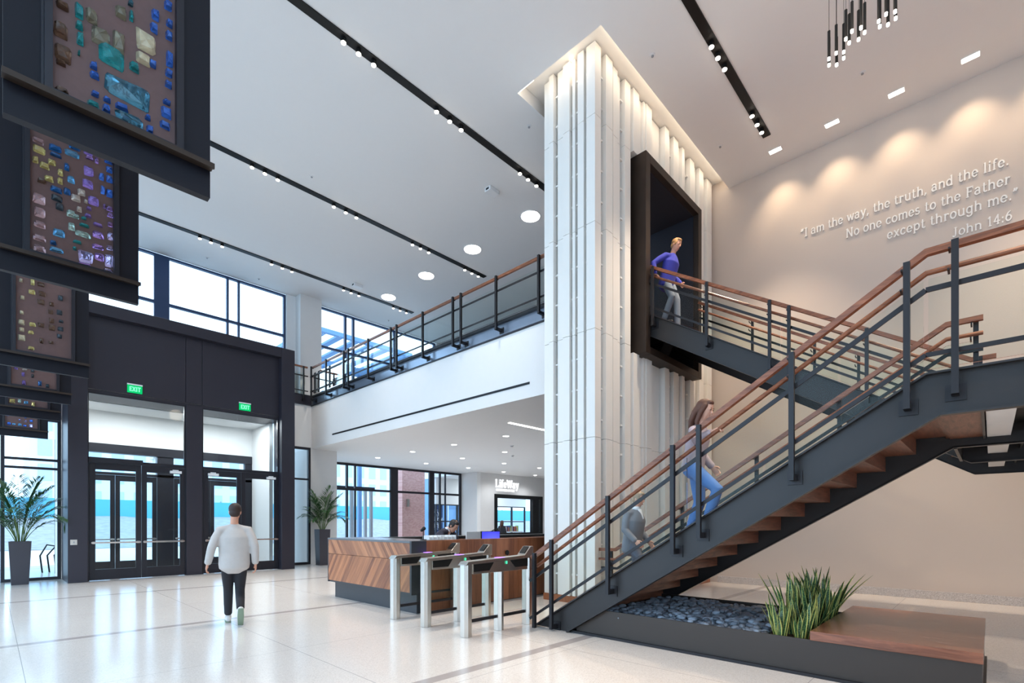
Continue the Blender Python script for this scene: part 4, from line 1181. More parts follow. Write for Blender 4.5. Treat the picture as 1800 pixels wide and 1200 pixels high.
def glyph(c):
    """(advance, strokes, serifs): strokes are thick polylines, serifs thin ones"""
    S = lambda x, y, w_=.09: [(x - w_, y), (x + w_, y)]
    g = {
        'I': (.40, [[(.2, 0), (.2, CH)]], [S(.2, .02, .15), S(.2, CH - .02, .15)]),
        'a': (.50, [arc(.21, .33, .15, .14, 155, 0), [(.36, .33), (.36, .02)], arc(.20, .145, .16, .135, 60, 300)], [[(.34, .02), (.46, .02)], [(.28, .26), (.36, .28)]]),
        'm': (.84, [[(.11, 0), (.11, XH)], arc(.265, .31, .155, .15, 160, 0), [(.42, .31), (.42, 0)], arc(.575, .31, .155, .15, 160, 0), [(.73, .31), (.73, 0)]], [S(.11, .02), S(.42, .02, .08), S(.73, .02), [(.01, XH - .02), (.11, XH - .02)]]),
        'n': (.58, [[(.11, 0), (.11, XH)], arc(.285, .31, .175, .15, 160, 0), [(.46, .31), (.46, 0)]], [S(.11, .02), S(.46, .02), [(.01, XH - .02), (.11, XH - .02)]]),
        'h': (.58, [[(.11, 0), (.11, CH)], arc(.285, .31, .175, .15, 160, 0), [(.46, .31), (.46, 0)]], [S(.11, .02), S(.46, .02), [(.01, CH - .02), (.11, CH - .02)]]),
        't': (.37, [[(.15, .62), (.15, .13)], arc(.26, .13, .11, .115, 180, 320)], [[(.02, XH - .02), (.32, XH - .02)]]),
        'e': (.50, [arc(.245, .24, .19, .22, 0, 320, 14)], [[(.06, .25), (.43, .25)]]),
        'w': (.74, [[(.08, XH), (.22, .02), (.37, .42), (.52, .02), (.66, XH)]], [S(.08, XH - .02), S(.66, XH - .02), S(.37, XH - .02, .07)]),
        'y': (.54, [[(.08, XH), (.27, .02)], [(.46, XH), (.22, -.13), (.10, -.20)]], [S(.08, XH - .02), S(.46, XH - .02)]),
        ',': (.24, [[(.12, .07), (.12, .0), (.05, -.10)]], []),
        '.': (.24, [[(.12, .0), (.12, .085)]], []),
        ':': (.24, [[(.12, .0), (.12, .085)], [(.12, .32), (.12, .405)]], []),
        'r': (.44, [[(.13, 0), (.13, XH)], arc(.28, .30, .15, .15, 160, 50)], [S(.13, .02, .12), [(.02, XH - .02), (.13, XH - .02)]]),
        'u': (.58, [[(.11, XH), (.11, .17)], arc(.285, .17, .175, .155, 180, 340), [(.46, XH), (.46, 0)]], [[(.01, XH - .02), (.11, XH - .02)], [(.36, XH - .02), (.46, XH - .02)], [(.46, .02), (.56, .02)]]),
        'd': (.56, [arc(.24, .235, .18, .22, 40, 320, 12), [(.43, CH), (.43, 0)]], [[(.33, CH - .02), (.43, CH - .02)], [(.43, .02), (.54, .02)]]),
        'l': (.28, [[(.14, 0), (.14, CH)]], [S(.14, .02, .12), [(.03, CH - .02), (.14, CH - .02)]]),
        'i': (.28, [[(.14, 0), (.14, XH)], [(.14, .60), (.14, .69)]], [S(.14, .02, .12), [(.03, XH - .02), (.14, XH - .02)]]),
        'f': (.36, [[(.14, 0), (.14, .56)], arc(.26, .56, .12, .13, 180, 50)], [S(.14, .02, .12), [(.02, XH - .02), (.30, XH - .02)]]),
        'N': (.74, [[(.13, 0), (.13, CH)], [(.13, CH), (.58, .02)], [(.58, 0), (.58, CH)]], [S(.13, .02, .11), S(.12, CH - .02, .11), S(.58, CH - .02, .11)]),
        'o': (.52, [arc(.255, .24, .20, .225, 0, 360, 16)], []),
        'c': (.48, [arc(.25, .24, .19, .22, 45, 320, 12)], [[(.37, .37), (.40, .42)]]),
        's': (.44, [arc(.215, .345, .13, .115, 40, 250, 9) + arc(.21, .125, .15, .12, 80, -150, 9)], []),
        'F': (.62, [[(.15, 0), (.15, CH)], [(.15, CH - .03), (.54, CH - .03)], [(.15, .36), (.42, .36)]], [S(.15, .02, .13), [(.04, CH - .02), (.15, CH - .02)], [(.54, CH), (.54, .55)], [(.42, .43), (.42, .29)]]),
        'x': (.52, [[(.09, XH), (.43, 0)], [(.43, XH), (.09, 0)]], [S(.09, .02), S(.43, .02), S(.09, XH - .02), S(.43, XH - .02)]),
        'p': (.56, [[(.12, XH), (.12, -.20)], arc(.31, .24, .18, .22, 140, -140, 12)], [S(.12, -.18, .11), [(.01, XH - .02), (.12, XH - .02)]]),
        'g': (.54, [arc(.24, .24, .18, .22, 40, 320, 12), [(.42, XH), (.42, -.06)], arc(.25, -.06, .17, .14, 0, -160, 8)], [[(.42, XH - .02), (.51, XH - .02)]]),
        'J': (.42, [[(.24, CH), (.24, .14)], arc(.13, .14, .11, .13, 0, -150, 7)], [S(.24, CH - .02, .14)]),
        '1': (.40, [[(.2, 0), (.2, CH), (.08, .58)]], [S(.2, .02, .13)]),
        '4': (.50, [[(.33, 0), (.33, CH), (.06, .22), (.46, .22)]], [S(.33, .02, .1)]),
        '6': (.50, [arc(.25, .22, .18, .20, 0, 360, 14), [(.07, .24), (.10, .42), (.22, .62), (.36, CH)]], []),
        'L': (.60, [[(.15, 0), (.15, CH)], [(.15, .03), (.54, .03)]], [S(.15, CH - .02, .13), [(.04, .02), (.15, .02)], [(.54, 0), (.54, .18)]]),
        'W': (.98, [[(.08, CH), (.27, .02), (.49, .62), (.70, .02), (.88, CH)]], [S(.08, CH - .02, .1), S(.49, CH - .02, .09), S(.88, CH - .02, .1)]),
        'A': (.72, [[(.08, 0), (.35, CH), (.62, 0)], [(.18, .24), (.52, .24)]], [S(.08, .02), S(.62, .02)]),
        'Y': (.70, [[(.07, CH), (.34, .32), (.61, CH)], [(.34, .32), (.34, 0)]], [S(.07, CH - .02), S(.61, CH - .02), S(.34, .02, .12)]),
        'T': (.66, [[(.31, 0), (.31, CH)], [(.04, CH - .03), (.58, CH - .03)]], [S(.31, .02, .12), [(.04, CH), (.04, .54)], [(.58, CH), (.58, .54)]]),
        'R': (.70, [[(.14, 0), (.14, CH)], [(.14, CH - .03), (.34, CH - .03)] + arc(.36, .52, .16, .155, 90, -90, 8) + [(.14, .365)], [(.34, .36), (.58, .02)]], [S(.14, .02, .11)]),
        'U': (.72, [[(.13, CH), (.13, .22)] + arc(.35, .22, .22, .2, 180, 360, 9) + [(.57, CH)]], [S(.13, CH - .02, .1), S(.57, CH - .02, .1)]),
        'H': (.74, [[(.13, 0), (.13, CH)], [(.58, 0), (.58, CH)], [(.13, .36), (.58, .36)]], [S(.13, .02), S(.58, .02), S(.13, CH - .02), S(.58, CH - .02)]),
        'E': (.62, [[(.15, 0), (.15, CH)], [(.15, .03), (.54, .03)], [(.15, .36), (.42, .36)], [(.15, CH - .03), (.52, CH - .03)]], []),
        'C': (.66, [arc(.34, .35, .27, .33, 50, 310, 12)], []),
        'S': (.54, [arc(.26, .52, .17, .155, 40, 250, 9) + arc(.26, .19, .19, .17, 80, -150, 9)], []),
        'O': (.74, [arc(.36, .35, .29, .33, 0, 360, 18)], []),
        'X': (.66, [[(.07, 0), (.58, CH)], [(.58, 0), (.07, CH)]], []),
        '\u201c': (.34, [[(.12, .62), (.07, .52)], [(.26, .62), (.21, .52)], [(.12, .70), (.11, .62)], [(.26, .70), (.25, .62)]], []),
        '\u201d': (.34, [[(.12, .70), (.12, .62), (.06, .54)], [(.26, .70), (.26, .62), (.20, .54)]], []),
    }
    return g.get(c, (.27, [], []))


def text_mesh(txt, origin, ux, uz, size, depth, th=.088, width=None, gap=.03, serif=True):
    """ux: reading direction, uz: up; letters stand out towards ux x uz"""
    ux, uz = V(ux), V(uz); un = ux.cross(uz)
    adv = [(glyph(c)[0] + gap) for c in txt]
    kx = 1.0
    if width: kx = width / (sum(adv) * size)
    m = MB(); x = 0
    for ch, ad in zip(txt, adv):
        _, st_, se_ = glyph(ch)
        for strokes, tk in ((st_, th), (se_ if serif else [], th * .55)):
            for k_, pl_ in enumerate(strokes):
                dz = depth * (1 if tk == th else .84) - depth * .15 * (k_ % 3) * (.4 if tk == th else .2)
                for gi_, ((xa, ya), (xb, yb)) in enumerate(zip(pl_[:-1], pl_[1:])):
                    dz2 = dz - depth * .035 * (gi_ % 4)
                    a = V(((xa + x) * kx, ya)) * size; b = V(((xb + x) * kx, yb)) * size
                    d2 = (b - a)
                    if d2.length < 1e-6: continue
                    d2.normalize(); n2 = V((-d2.y, d2.x)) * tk * size / 2; e2 = d2 * tk * size * (.28 if tk == th else 0)
                    q = [a - e2 + n2, a - e2 - n2, b + e2 - n2, b + e2 + n2]
                    vv = [V(origin) + ux * p.x + uz * p.y for p in q] + [V(origin) + ux * p.x + uz * p.y + un * dz2 for p in q]
                    m.add(vv, [(0, 3, 2, 1), (4, 5, 6, 7), (0, 1, 5, 4), (1, 2, 6, 5), (2, 3, 7, 6), (3, 0, 4, 7)])
        x += ad
    return m


QL = [('\u201cI am the way, the truth, and the life.', 3.06, -.24, 7.81, 'first line of raised cream letters, opening quotation high on the right wall'), ('No one comes to the Father', 2.21, -.26, 7.47, 'second line of raised cream letters on the right wall'),
      ('except through me.\u201d', 1.51, -.35, 7.17, 'third line of raised cream letters, closing the quotation'), ('John 14:6', .52, -.28, 6.82, 'last short line of raised letters half hidden behind the stair handrail')]
def text_parts(txt, origin, ux, uz, size, depth, par, mat, th=.085, width=None, gap=.05, serif=True):
    adv = [(glyph(c)[0] + gap) for c in txt]
    kx = width / (sum(adv) * size) if width else 1.0
    x = 0
    for ch, ad in zip(txt, adv):
        if ch != ' ':
            text_mesh(ch, V(origin) + V(ux) * x * kx * size, ux, uz, size, depth, th, width=ad * kx * size, gap=gap, serif=serif).build('letter', mat, par)
        x += ad


for txt, ya, yb, zz, lab in QL:
    t = thing('wall_lettering', lab, 'lettering', (XQ, (ya + yb) / 2, zz), 0, 'raised quotation lines')
    text_parts(txt, (XQ - .004, ya, zz), (0, -1, 0), (0, 0, 1), .262 if txt[0] != 'J' else .235, .018, t, M['letter'], width=ya - yb)
t = thing('shop_sign', 'white lit shop sign letters over the wide shop opening', 'sign', (19.7, 19.28, 3.3))
text_parts('LifeWay', (18.80, 19.29, 3.42), (1, 0, 0), (0, 0, 1), .60, .06, t, M['sign_white'], width=1.86, th=.085)
text_parts('CHRISTIAN STORE', (18.86, 19.29, 3.22), (1, 0, 0), (0, 0, 1), .17, .05, t, M['sign_white'], width=1.45, th=.11, serif=False)
# banner letters outside
M['banner'] = mk('dark_blue_banner', lin(56, 76, 120), 0.5, var=0.25, scale=.8)
M['banner_white'] = mk('banner_white_print', lin(240, 244, 250), 0.6, var=0.01)
t = thing('window_banner', 'tall dark blue banner with white words behind the receptionist', 'banner', (18.55, 24, -.02))
MB().box(17.95, 24.0, .0, 18.95, 24.06, 4.4).build('panel', M['banner'], t)
m = MB()
for txt, zz in (('WAY', 1.93), ('TRUTH', 1.55), ('LIFE', 1.20)):
    q = text_mesh(txt, (18.10, 23.998, zz), (1, 0, 0), (0, 0, 1), .34, .012, width=.62 if txt != 'TRUTH' else .84, th=.12); m.add(q.v, q.f)
for zz in (2.25, 1.85, 1.48, 1.12): m.box(18.05, 23.985, zz, 18.6, 23.998, zz + .02)
m.build('words', M['banner_white'], t)
m = MB()
for i in range(24):
    a, b_ = 2 * pi * i / 24, 2 * pi * (i + 1) / 24
    m.beam((18.2 + .2 * cos(a), 23.985, 3.2 + .2 * sin(a)), (18.2 + .2 * cos(b_), 23.985, 3.2 + .2 * sin(b_)), .02, .06, up=(cos(a), 0, sin(a)))
m.build('ring', M['banner_white'], t)

for x, zc, lab in ((2.63, 5.0, 'green lit EXIT sign above the left pair of doors'), (5.33, 4.98, 'green lit EXIT sign above the right pair of doors')):
    t = thing('exit_sign', lab, 'exit sign', (x, 16.36, zc - .1), 0, 'green exit signs')
    MB().box(x - .16, 16.325, zc - .10, x + .16, 16.358, zc + .10).build('panel', M['exit_green'], t)
    MB().box(x - .165, 16.318, zc + .10, x + .165, 16.358, zc + .135).build('housing', M['plastic_white'], t)
    text_mesh('EXIT', (x - .12, 16.3245, zc - .055), (1, 0, 0), (0, 0, 1), .155, .003, width=.25, th=.16, serif=False).build('letters', M['exit_letter'], t)
t = thing('wall_plate', 'small steel door button plate on the dark entrance pier', 'wall plate', (1.40, 16.148, .9))
MB().box(1.33, 16.136, .93, 1.46, 16.148, 1.06).build('plate', M['steel'], t, bevel=0.003); MB().cyl(1.395, 16.13, .975, 1.015, .012).build('button', M['plastic_grey'], t)

# ================================================================== STAINED GLASS PANELS
P1 = [(0.232,3.873,0.057,0.078,'brown'),(0.245,3.764,0.068,0.083,'brown'),(0.238,3.71,0.041,0.022,'brown'),(0.243,3.993,0.052,0.032,'brown'),(0.243,3.573,0.058,0.029,'brown'),(0.306,4.015,0.037,0.074,'teal'),(0.306,3.941,0.033,0.038,'teal'),(0.309,3.878,0.03,0.064,'teal'),(0.304,3.802,0.011,0.018,'teal'),(0.353,4.024,0.05,0.075,'olive'),(0.392,3.944,0.079,0.088,'olive'),(0.462,3.97,0.053,0.131,'olive'),(0.471,4.133,0.053,0.066,'olive'),(0.435,3.878,0.11,0.112,'teal'),(0.528,3.88,0.049,0.043,'teal'),(0.516,4.144,0.019,0.054,'teal'),(0.58,4.053,0.094,0.117,'sand'),(0.568,3.953,0.069,0.061,'sand'),(0.622,4.229,0.04,0.056,'blue'),(0.615,4.151,0.037,0.05,'blue'),(0.681,4.32,0.04,0.045,'blue'),(0.687,4.226,0.033,0.038,'blue'),(0.684,4.157,0.034,0.043,'blue'),(0.687,4.033,0.035,0.094,'blue'),(0.684,3.948,0.036,0.037,'blue'),(0.681,3.886,0.033,0.038,'blue'),(0.674,3.78,0.04,0.019,'blue'),(0.671,3.723,0.053,0.062,'blue'),(0.667,3.65,0.053,0.038,'blue'),(0.361,3.778,0.033,0.034,'blue'),(0.366,3.73,0.044,0.029,'blue'),(0.609,3.949,0.038,0.032,'blue'),(0.5,3.734,0.211,0.122,'aqua'),(0.367,3.635,0.036,0.018,'blue'),(0.415,3.636,0.034,0.019,'blue'),(0.359,3.577,0.053,0.043,'teal'),(0.412,3.588,0.035,0.035,'blue'),(0.475,3.637,0.063,0.029,'blue'),(0.508,3.588,0.133,0.067,'aqua'),(0.587,3.646,0.028,0.024,'blue'),(0.596,3.586,0.032,0.043,'blue'),(0.513,4.209,0.025,0.024,'aqua')]
P2 = [(0.254,4.417,0.072,0.035,'pink'),(0.258,4.353,0.08,0.062,'gold'),(0.238,4.265,0.04,0.053,'gold'),(0.29,4.243,0.065,0.043,'gold'),(0.331,4.292,0.05,0.045,'gold'),(0.381,4.239,0.034,0.054,'gold'),(0.381,4.171,0.034,0.05,'gold'),(0.314,4.155,0.057,0.045,'gold'),(0.274,4.118,0.056,0.035,'brown'),(0.351,4.415,0.079,0.054,'deep'),(0.356,4.361,0.07,0.027,'deep'),(0.466,4.489,0.074,0.045,'deep'),(0.453,4.424,0.103,0.046,'sky'),(0.419,4.304,0.034,0.062,'deep'),(0.444,4.214,0.051,0.054,'sky'),(0.356,4.091,0.075,0.045,'deep'),(0.423,4.107,0.047,0.054,'deep'),(0.36,4.026,0.075,0.054,'dark'),(0.377,3.966,0.051,0.062,'dark'),(0.258,3.972,0.076,0.088,'pink'),(0.262,3.869,0.072,0.08,'pink'),(0.262,3.775,0.072,0.053,'pink'),(0.262,3.67,0.08,0.053,'pink'),(0.262,3.582,0.076,0.062,'pink'),(0.549,4.493,0.063,0.056,'violet'),(0.558,4.446,0.053,0.027,'lilac'),(0.604,4.452,0.027,0.056,'lilac'),(0.554,4.338,0.067,0.085,'violet'),(0.549,4.231,0.067,0.075,'violet'),(0.51,4.142,0.053,0.056,'rose'),(0.475,4.08,0.061,0.054,'rose'),(0.496,3.998,0.035,0.042,'rose'),(0.536,4.08,0.026,0.027,'rose'),(0.636,4.333,0.037,0.061,'blue'),(0.645,4.225,0.03,0.075,'blue'),(0.687,4.483,0.056,0.038,'blue'),(0.689,4.416,0.047,0.048,'blue'),(0.691,4.337,0.047,0.058,'blue'),(0.691,4.22,0.047,0.072,'blue'),(0.585,4.109,0.073,0.074,'violet'),(0.654,4.095,0.02,0.038,'lilac'),(0.687,4.09,0.042,0.038,'lilac'),(0.695,4.038,0.038,0.038,'lilac'),(0.696,3.959,0.036,0.038,'lilac'),(0.444,3.94,0.06,0.054,'mint'),(0.475,3.931,0.043,0.035,'mint'),(0.523,3.935,0.036,0.018,'teal'),(0.527,3.879,0.067,0.024,'teal'),(0.449,3.839,0.043,0.064,'mint'),(0.518,3.805,0.106,0.046,'mint'),(0.483,3.727,0.057,0.022,'teal'),(0.466,3.669,0.026,0.027,'teal'),(0.372,3.755,0.071,0.059,'sky'),(0.339,3.663,0.042,0.035,'deep'),(0.36,3.615,0.092,0.037,'sky'),(0.549,3.97,0.045,0.027,'violet'),(0.613,3.921,0.068,0.024,'violet'),(0.613,3.839,0.078,0.056,'lilac'),(0.696,3.864,0.036,0.077,'pale'),(0.613,3.739,0.082,0.037,'lilac'),(0.622,3.66,0.064,0.066,'lilac'),(0.688,3.763,0.045,0.038,'pale'),(0.689,3.656,0.053,0.115,'pale'),(0.536,3.627,0.102,0.102,'pale'),(0.532,3.538,0.088,0.022,'lilac'),(0.682,3.546,0.066,0.026,'pale'),(0.554,4.03,0.036,0.027,'violet')]
PY = [3.291, 5.332, 8.508, 10.617, 12.441, 15.3]
PAL = [None, None, ['sand', 'gold', 'brown', 'brown', 'dark', 'dark', 'deep'], ['violet', 'lilac', 'violet', 'rose', 'dark', 'deep'], ['mint', 'teal', 'aqua', 'teal', 'gold', 'sky'], ['blue', 'sky', 'pale', 'rose', 'blue', 'pale']]
LB = ['nearest stained glass panel, top left, with a long blue and aqua slab', 'second stained glass panel, with gold, pink and glowing lilac pieces', 'third stained glass panel, mostly brown with amber pieces', 'fourth stained glass panel, with violet and rose pieces above the entrance pier', 'fifth stained glass panel, with teal and green pieces', 'last small looking stained glass panel nearest the windows, blue and pale pink']
rg = random.Random(5)
ZB, ZT = 3.35, 6.6
for i, y in enumerate(PY):
    t = thing('stained_glass_panel', LB[i], 'art panel', (.45, y, ZB), 0, 'row of hanging stained glass panels')
    x0, x1 = .037, .885
    gx0, gx1, gz0, gz1 = .206, .713, ZB + .20, ZT - .2
    m = MB().box(x0, y, ZB, x1, y + .05, gz0 - .03); m.box(x0, y, gz0 - .03, .172, y + .05, ZT); m.box(.752, y, gz0 - .03, x1, y + .05, ZT); m.box(.172, y, gz1 + .03, .752, y + .05, ZT)
    m.build('backing_panel', M['art_dark'], t)
    m = MB().box(.176, y - .03, gz0 - .03, gx0, y + .07, gz1 + .03); m.box(gx1, y - .03, gz0 - .03, .748, y + .07, gz1 + .03); m.box(gx0, y - .03, gz0 - .03, gx1, y + .07, gz0); m.box(gx0, y - .03, gz1, gx1, y + .07, gz1 + .03)
    m.box(.165, y - .012, gz0 - .02, .175, y - .001, gz1)
    m.build('inner_frame', M['dark_frame'], t)
    m = MB().box(x0 - .005, y - .07, ZB + .155, x1 + .005, y - .001, ZB + .168); m.box(x0 - .005, y - .07, ZB + .14, x1 + .005, y - .055, ZB + .155); m.build('ledge', M['bronze'], t)
    for px_ in (.12, .80): MB().cyl(px_, y + .025, ZT, CEIL - .001, .012, 8).build('hanging_rod', M['black'], t)
    pcs = [P1, P2][i] if i < 2 else []
    if i >= 2:
        pcs = []
        z = gz0 + .06
        while z < gz1 - .06:
            x = gx0 + .05
            while x < gx1 - .03:
                if rg.random() < .72: pcs.append((x + rg.uniform(-.01, .01), z + rg.uniform(-.015, .015), rg.uniform(.035, .075), rg.uniform(.035, .085), PAL[i][int((x - gx0) / .09) % len(PAL[i])] if i in (2,) else rg.choice(PAL[i])))
                x += .088
            z += .10 if z < gz0 + (.8 if i == 2 else .5) else .24
        pcs = pcs[:96]
    zmax = max(p[1] + p[3] / 2 for p in pcs)
    k = len(pcs)
    if i < 2:
        z = zmax + .06
        while k < 97 and z < gz1 - .06:
            for x in (.25, .34, .43, .53, .61, .685):
                if rg.random() < .6 and k < 97: pcs = pcs + [(x, z, rg.uniform(.04, .07), rg.uniform(.04, .08), rg.choice(['blue', 'teal', 'olive', 'aqua', 'brown'] if i == 0 else ['gold', 'violet', 'deep', 'pink', 'lilac']))]; k += 1
            z += .13
    cut = MB()
    for (cx, cz, ww, hh, colr) in pcs:
        cx = min(max(cx, gx0 + ww / 2 + .003), gx1 - ww / 2 - .003)
        cz = min(max(cz, gz0 + hh / 2 + .003), gz1 - hh / 2 - .003)
        nv = 8
        pol = []
        for sx, sz, o1, o2 in ((1, -1, 0, 1), (1, 1, 1, 0), (-1, 1, 0, 1), (-1, -1, 1, 0)):
            c1, c2 = rg.uniform(.05, .34), rg.uniform(.05, .34)
            jx, jz = rg.uniform(.82, 1.0), rg.uniform(.82, 1.0)
            pa, pb = (cx + sx * ww / 2 * (jx - c1), cz + sz * hh / 2 * jz), (cx + sx * ww / 2 * jx, cz + sz * hh / 2 * (jz - c2))
            pol += [pa, pb] if o1 == 0 else [pb, pa]
        cut.prism([(cx + (p[0] - cx) * .97, cz + (p[1] - cz) * .97) for p in pol], 'y', y, y + .05)
        m = MB()
        n = nv
        fa = [(cx + (p[0] - cx) * .72, cz + (p[1] - cz) * .72) for p in pol]
        vv = [(p[0], y + .010, p[1]) for p in pol] + [(p[0], y - .008 - rg.uniform(0, .012), p[1]) for p in fa] + [(cx + rg.uniform(-.2, .2) * ww, y - .022, cz + rg.uniform(-.2, .2) * hh)]
        bk = [(p[0], y + .036, p[1]) for p in pol] + [(p[0], y + .052, p[1]) for p in fa]
        ff = []
        for q in range(n):
            r2 = (q + 1) % n
            ff += [(q, r2, n + r2, n + q), (n + q, n + r2, 2 * n)]
            ff += [(2 * n + 1 + q, 3 * n + 1 + q, 3 * n + 1 + r2, 2 * n + 1 + r2), (q, 2 * n + 1 + q, 2 * n + 1 + r2, r2)]
        ff.append(tuple(3 * n + 1 + q for q in range(n - 1, -1, -1)))
        m.add(vv + bk, ff)
        m.build('glass_piece', GEM[colr], t)
    # the epoxy sheet, opened where each piece of glass sits
    mo = MB().box(gx0, y + .012, gz0, gx1, y + .034, gz1).build('matrix', M['matrix'], t)
    co = cut.build('cutter', M['matrix'], t)
    md = mo.modifiers.new('openings', 'BOOLEAN'); md.object = co; md.operation = 'DIFFERENCE'; md.solver = 'EXACT'; md.use_self = True
    bpy.context.view_layer.update()
    nm = bpy.data.meshes.new_from_object(mo.evaluated_get(bpy.context.evaluated_depsgraph_get()))
    mo.modifiers.clear(); mo.data = nm
    bpy.data.objects.remove(co)

# ================================================================== POTTED PALMS
def palm(x, y, label, seed, hpot=1.03, wt=.20, wb=.15, tall=1.0, lim=(-9, 99, -9, 99)):
    r = random.Random(seed)
    t = thing('potted_palm', label, 'potted plant', (x, y, 0))
    m = MB()
    m.add([(x - wb, y - wb, 0), (x + wb, y - wb, 0), (x + wb, y + wb, 0), (x - wb, y + wb, 0), (x - wt, y - wt, hpot), (x + wt, y - wt, hpot), (x + wt, y + wt, hpot), (x - wt, y + wt, hpot),
           (x - wt + .03, y - wt + .03, hpot), (x + wt - .03, y - wt + .03, hpot), (x + wt - .03, y + wt - .03, hpot), (x - wt + .03, y + wt - .03, hpot),
           (x - wt + .03, y - wt + .03, hpot - .06), (x + wt - .03, y - wt + .03, hpot - .06), (x + wt - .03, y + wt - .03, hpot - .06), (x - wt + .03, y + wt - .03, hpot - .06)],
          [(0, 3, 2, 1), (0, 1, 5, 4), (1, 2, 6, 5), (2, 3, 7, 6), (3, 0, 4, 7), (4, 5, 9, 8), (5, 6, 10, 9), (6, 7, 11, 10), (7, 4, 8, 11), (8, 9, 13, 12), (9, 10, 14, 13), (10, 11, 15, 14), (11, 8, 12, 15), (12, 13, 14, 15)])
    m.build('planter', M['pot'], t)
    MB().box(x - wt + .032, y - wt + .032, hpot - .1, x + wt - .032, y + wt - .032, hpot - .05).build('soil', M['soil'], t)
    nf = 22
    fix = lambda p: (min(p[0], lim[1] - .004 * abs(p[2])) if p[0] > lim[1] - .02 else p[0], min(p[1], lim[3] - .004 * abs(p[2])) if p[1] > lim[3] - .02 else p[1], p[2])
    for k in range(nf):
        az = 2 * pi * k * .381966 + r.uniform(-.2, .2)
        lv = k / (nf - 1)
        ln = r.uniform(.78, 1.0) * tall * (1.2 if lv < .35 else .92)
        el0 = R(88 - 24 * lv); bend = R(26 + 92 * lv)
        pts = []
        p = V((x + .06 * cos(az), y + .06 * sin(az), hpot - .05)); ang = el0
        n = 14
        for q in range(n + 1):
            pts.append(V(fix(p)))
            p = p + V((cos(az) * cos(ang), sin(az) * cos(ang), sin(ang))) * (ln * 1.25 / n)
            ang = el0 - bend * ((q + 1) / n) ** 1.6
        m = MB(); m.sweep(pts, [.009 - .006 * q / n for q in range(n + 1)], n=5, rnd=False)
        fr = m.build('frond_stem', M['stem'], t)
        m = MB()
        side = V((-sin(az), cos(az), 0))
        for q in range(4, n + 1):
            for sub in (0, .33, .67):
                if q + sub > n: continue
                base = pts[q].lerp(pts[min(n, q + 1)], sub)
                tg = (pts[min(n, q + 1)] - pts[q - 1]).normalized()
                u = (q + sub - 4) / (n - 4)
                ll = ln * .30 * (0.55 + .9 * sin(pi * min(1, u * .85 + .12)))
                for s_ in (-1, 1):
                    dr = (tg * (.6 + .6 * u) + side * s_ * (1.0 - .35 * u) + V((0, 0, .10 - .45 * r.random()))).normalized()
                    wv = dr.cross(V((0, 0, 1)))
                    if wv.length < 1e-3: continue
                    wv = wv.normalized() * .014
                    tip = base + dr * ll + V((0, 0, -.16 * ll))
                    mid = base + dr * ll * .45
                    b0 = len(m.v)
                    m.v += [fix(base), fix(mid + wv + V((0, 0, .008))), fix(tip), fix(mid - wv + V((0, 0, .008)))]
                    m.f.append((b0, b0 + 1, b0 + 2, b0 + 3))
        m.build('leaflets', M['leaf'], fr)
    return t


palm(.475, 16.75, 'potted palm in a tall charcoal planter by the left side window', 4, tall=1.28, wt=.195, wb=.15, lim=(-9, 1.28, -9, 17.59))
palm(8.05, 16.95, 'potted palm in a tall planter beside the grey pier behind the desk', 9, hpot=1.25, tall=1.05, wt=.2, wb=.16, lim=(-9, 99, -9, 17.59))

# ================================================================== SHOP INTERIOR
M['shop_floor'] = mk('shop_carpet', lin(120, 112, 108), 0.95, var=0.1)
struct('wall_shop_back', MB().box(18.0, 23.4, 2.6, 25.79, 23.6, SLAB - .01), M['pier'])
struct('ceiling_shop', MB().box(17.76, 20.66, SLAB - .005, 25.79, 23.6, SLAB + .2), M['white'])
window('window_10', 23.42, 18.0, 25.78, 0, 2.595, [(19.6, 19.7), (21.1, 21.2), (22.9, 23.0), (24.4, 24.5)], [(1.55, 1.62)])
t = thing('display_table', 'pale display table just inside the shop opening', 'table', (21.3, 20.6, 0))
MB().box(20.3, 20.2, .95, 22.0, 21.0, 1.0).build('table_top', M['plastic_white'], t)
for xx, yy in ((20.35, 20.25), (21.9, 20.25), (20.35, 20.9), (21.9, 20.9)): MB().box(xx, yy, 0, xx + .05, yy + .05, .95).build('leg', M['plastic_white'], t)
bc = [lin(190, 70, 70), lin(70, 110, 170), lin(220, 200, 120), lin(120, 160, 110), lin(230, 230, 235), lin(140, 90, 130), lin(60, 60, 80), lin(200, 140, 90)]
BM = [mk('book_cover_%s' % n_, c_, .5) for n_, c_ in zip(('red', 'blue', 'yellow', 'green', 'white', 'plum', 'navy', 'tan'), bc)]
bn = ['red', 'blue', 'yellow', 'green', 'white', 'plum', 'navy', 'tan']
rb = random.Random(8); x = 20.36; k = 0
ordn = ['first', 'second', 'third', 'fourth', 'fifth', 'sixth', 'seventh', 'eighth', 'ninth', 'tenth', 'eleventh', 'twelfth', 'thirteenth', 'fourteenth', 'fifteenth', 'sixteenth', 'seventeenth', 'eighteenth', 'nineteenth', 'twentieth', 'last']
while x < 21.9 and k < 20:
    wv = rb.uniform(.05, .1); hv = rb.uniform(.2, .34)
    o = MB().box(x, 20.3, 1.0, x + wv - .008, 20.3 + .22, 1.0 + hv).build('book', BM[k % 8], bevel=0.003)
    setp(o, '%s book upright on the shop display table, %s from the left' % (bn[k % 8], ordn[k]), 'book', 'books on the shop display table')
    x += wv; k += 1
t = thing('drum_pendant', 'cream drum shade pendant with dark band hanging in the shop', 'pendant light', (20.2, 21.4, 2.3))
MB().cyl(20.2, 21.4, 2.42, 3.0, .30, 24).build('shade', M['plastic_white'], t); MB().cyl(20.2, 21.4, 2.22, 2.419, .31, 24).build('band', M['black'], t); MB().cyl(20.2, 21.4, 3.0, SLAB - .006, .01, 6).build('rod', M['black'], t)
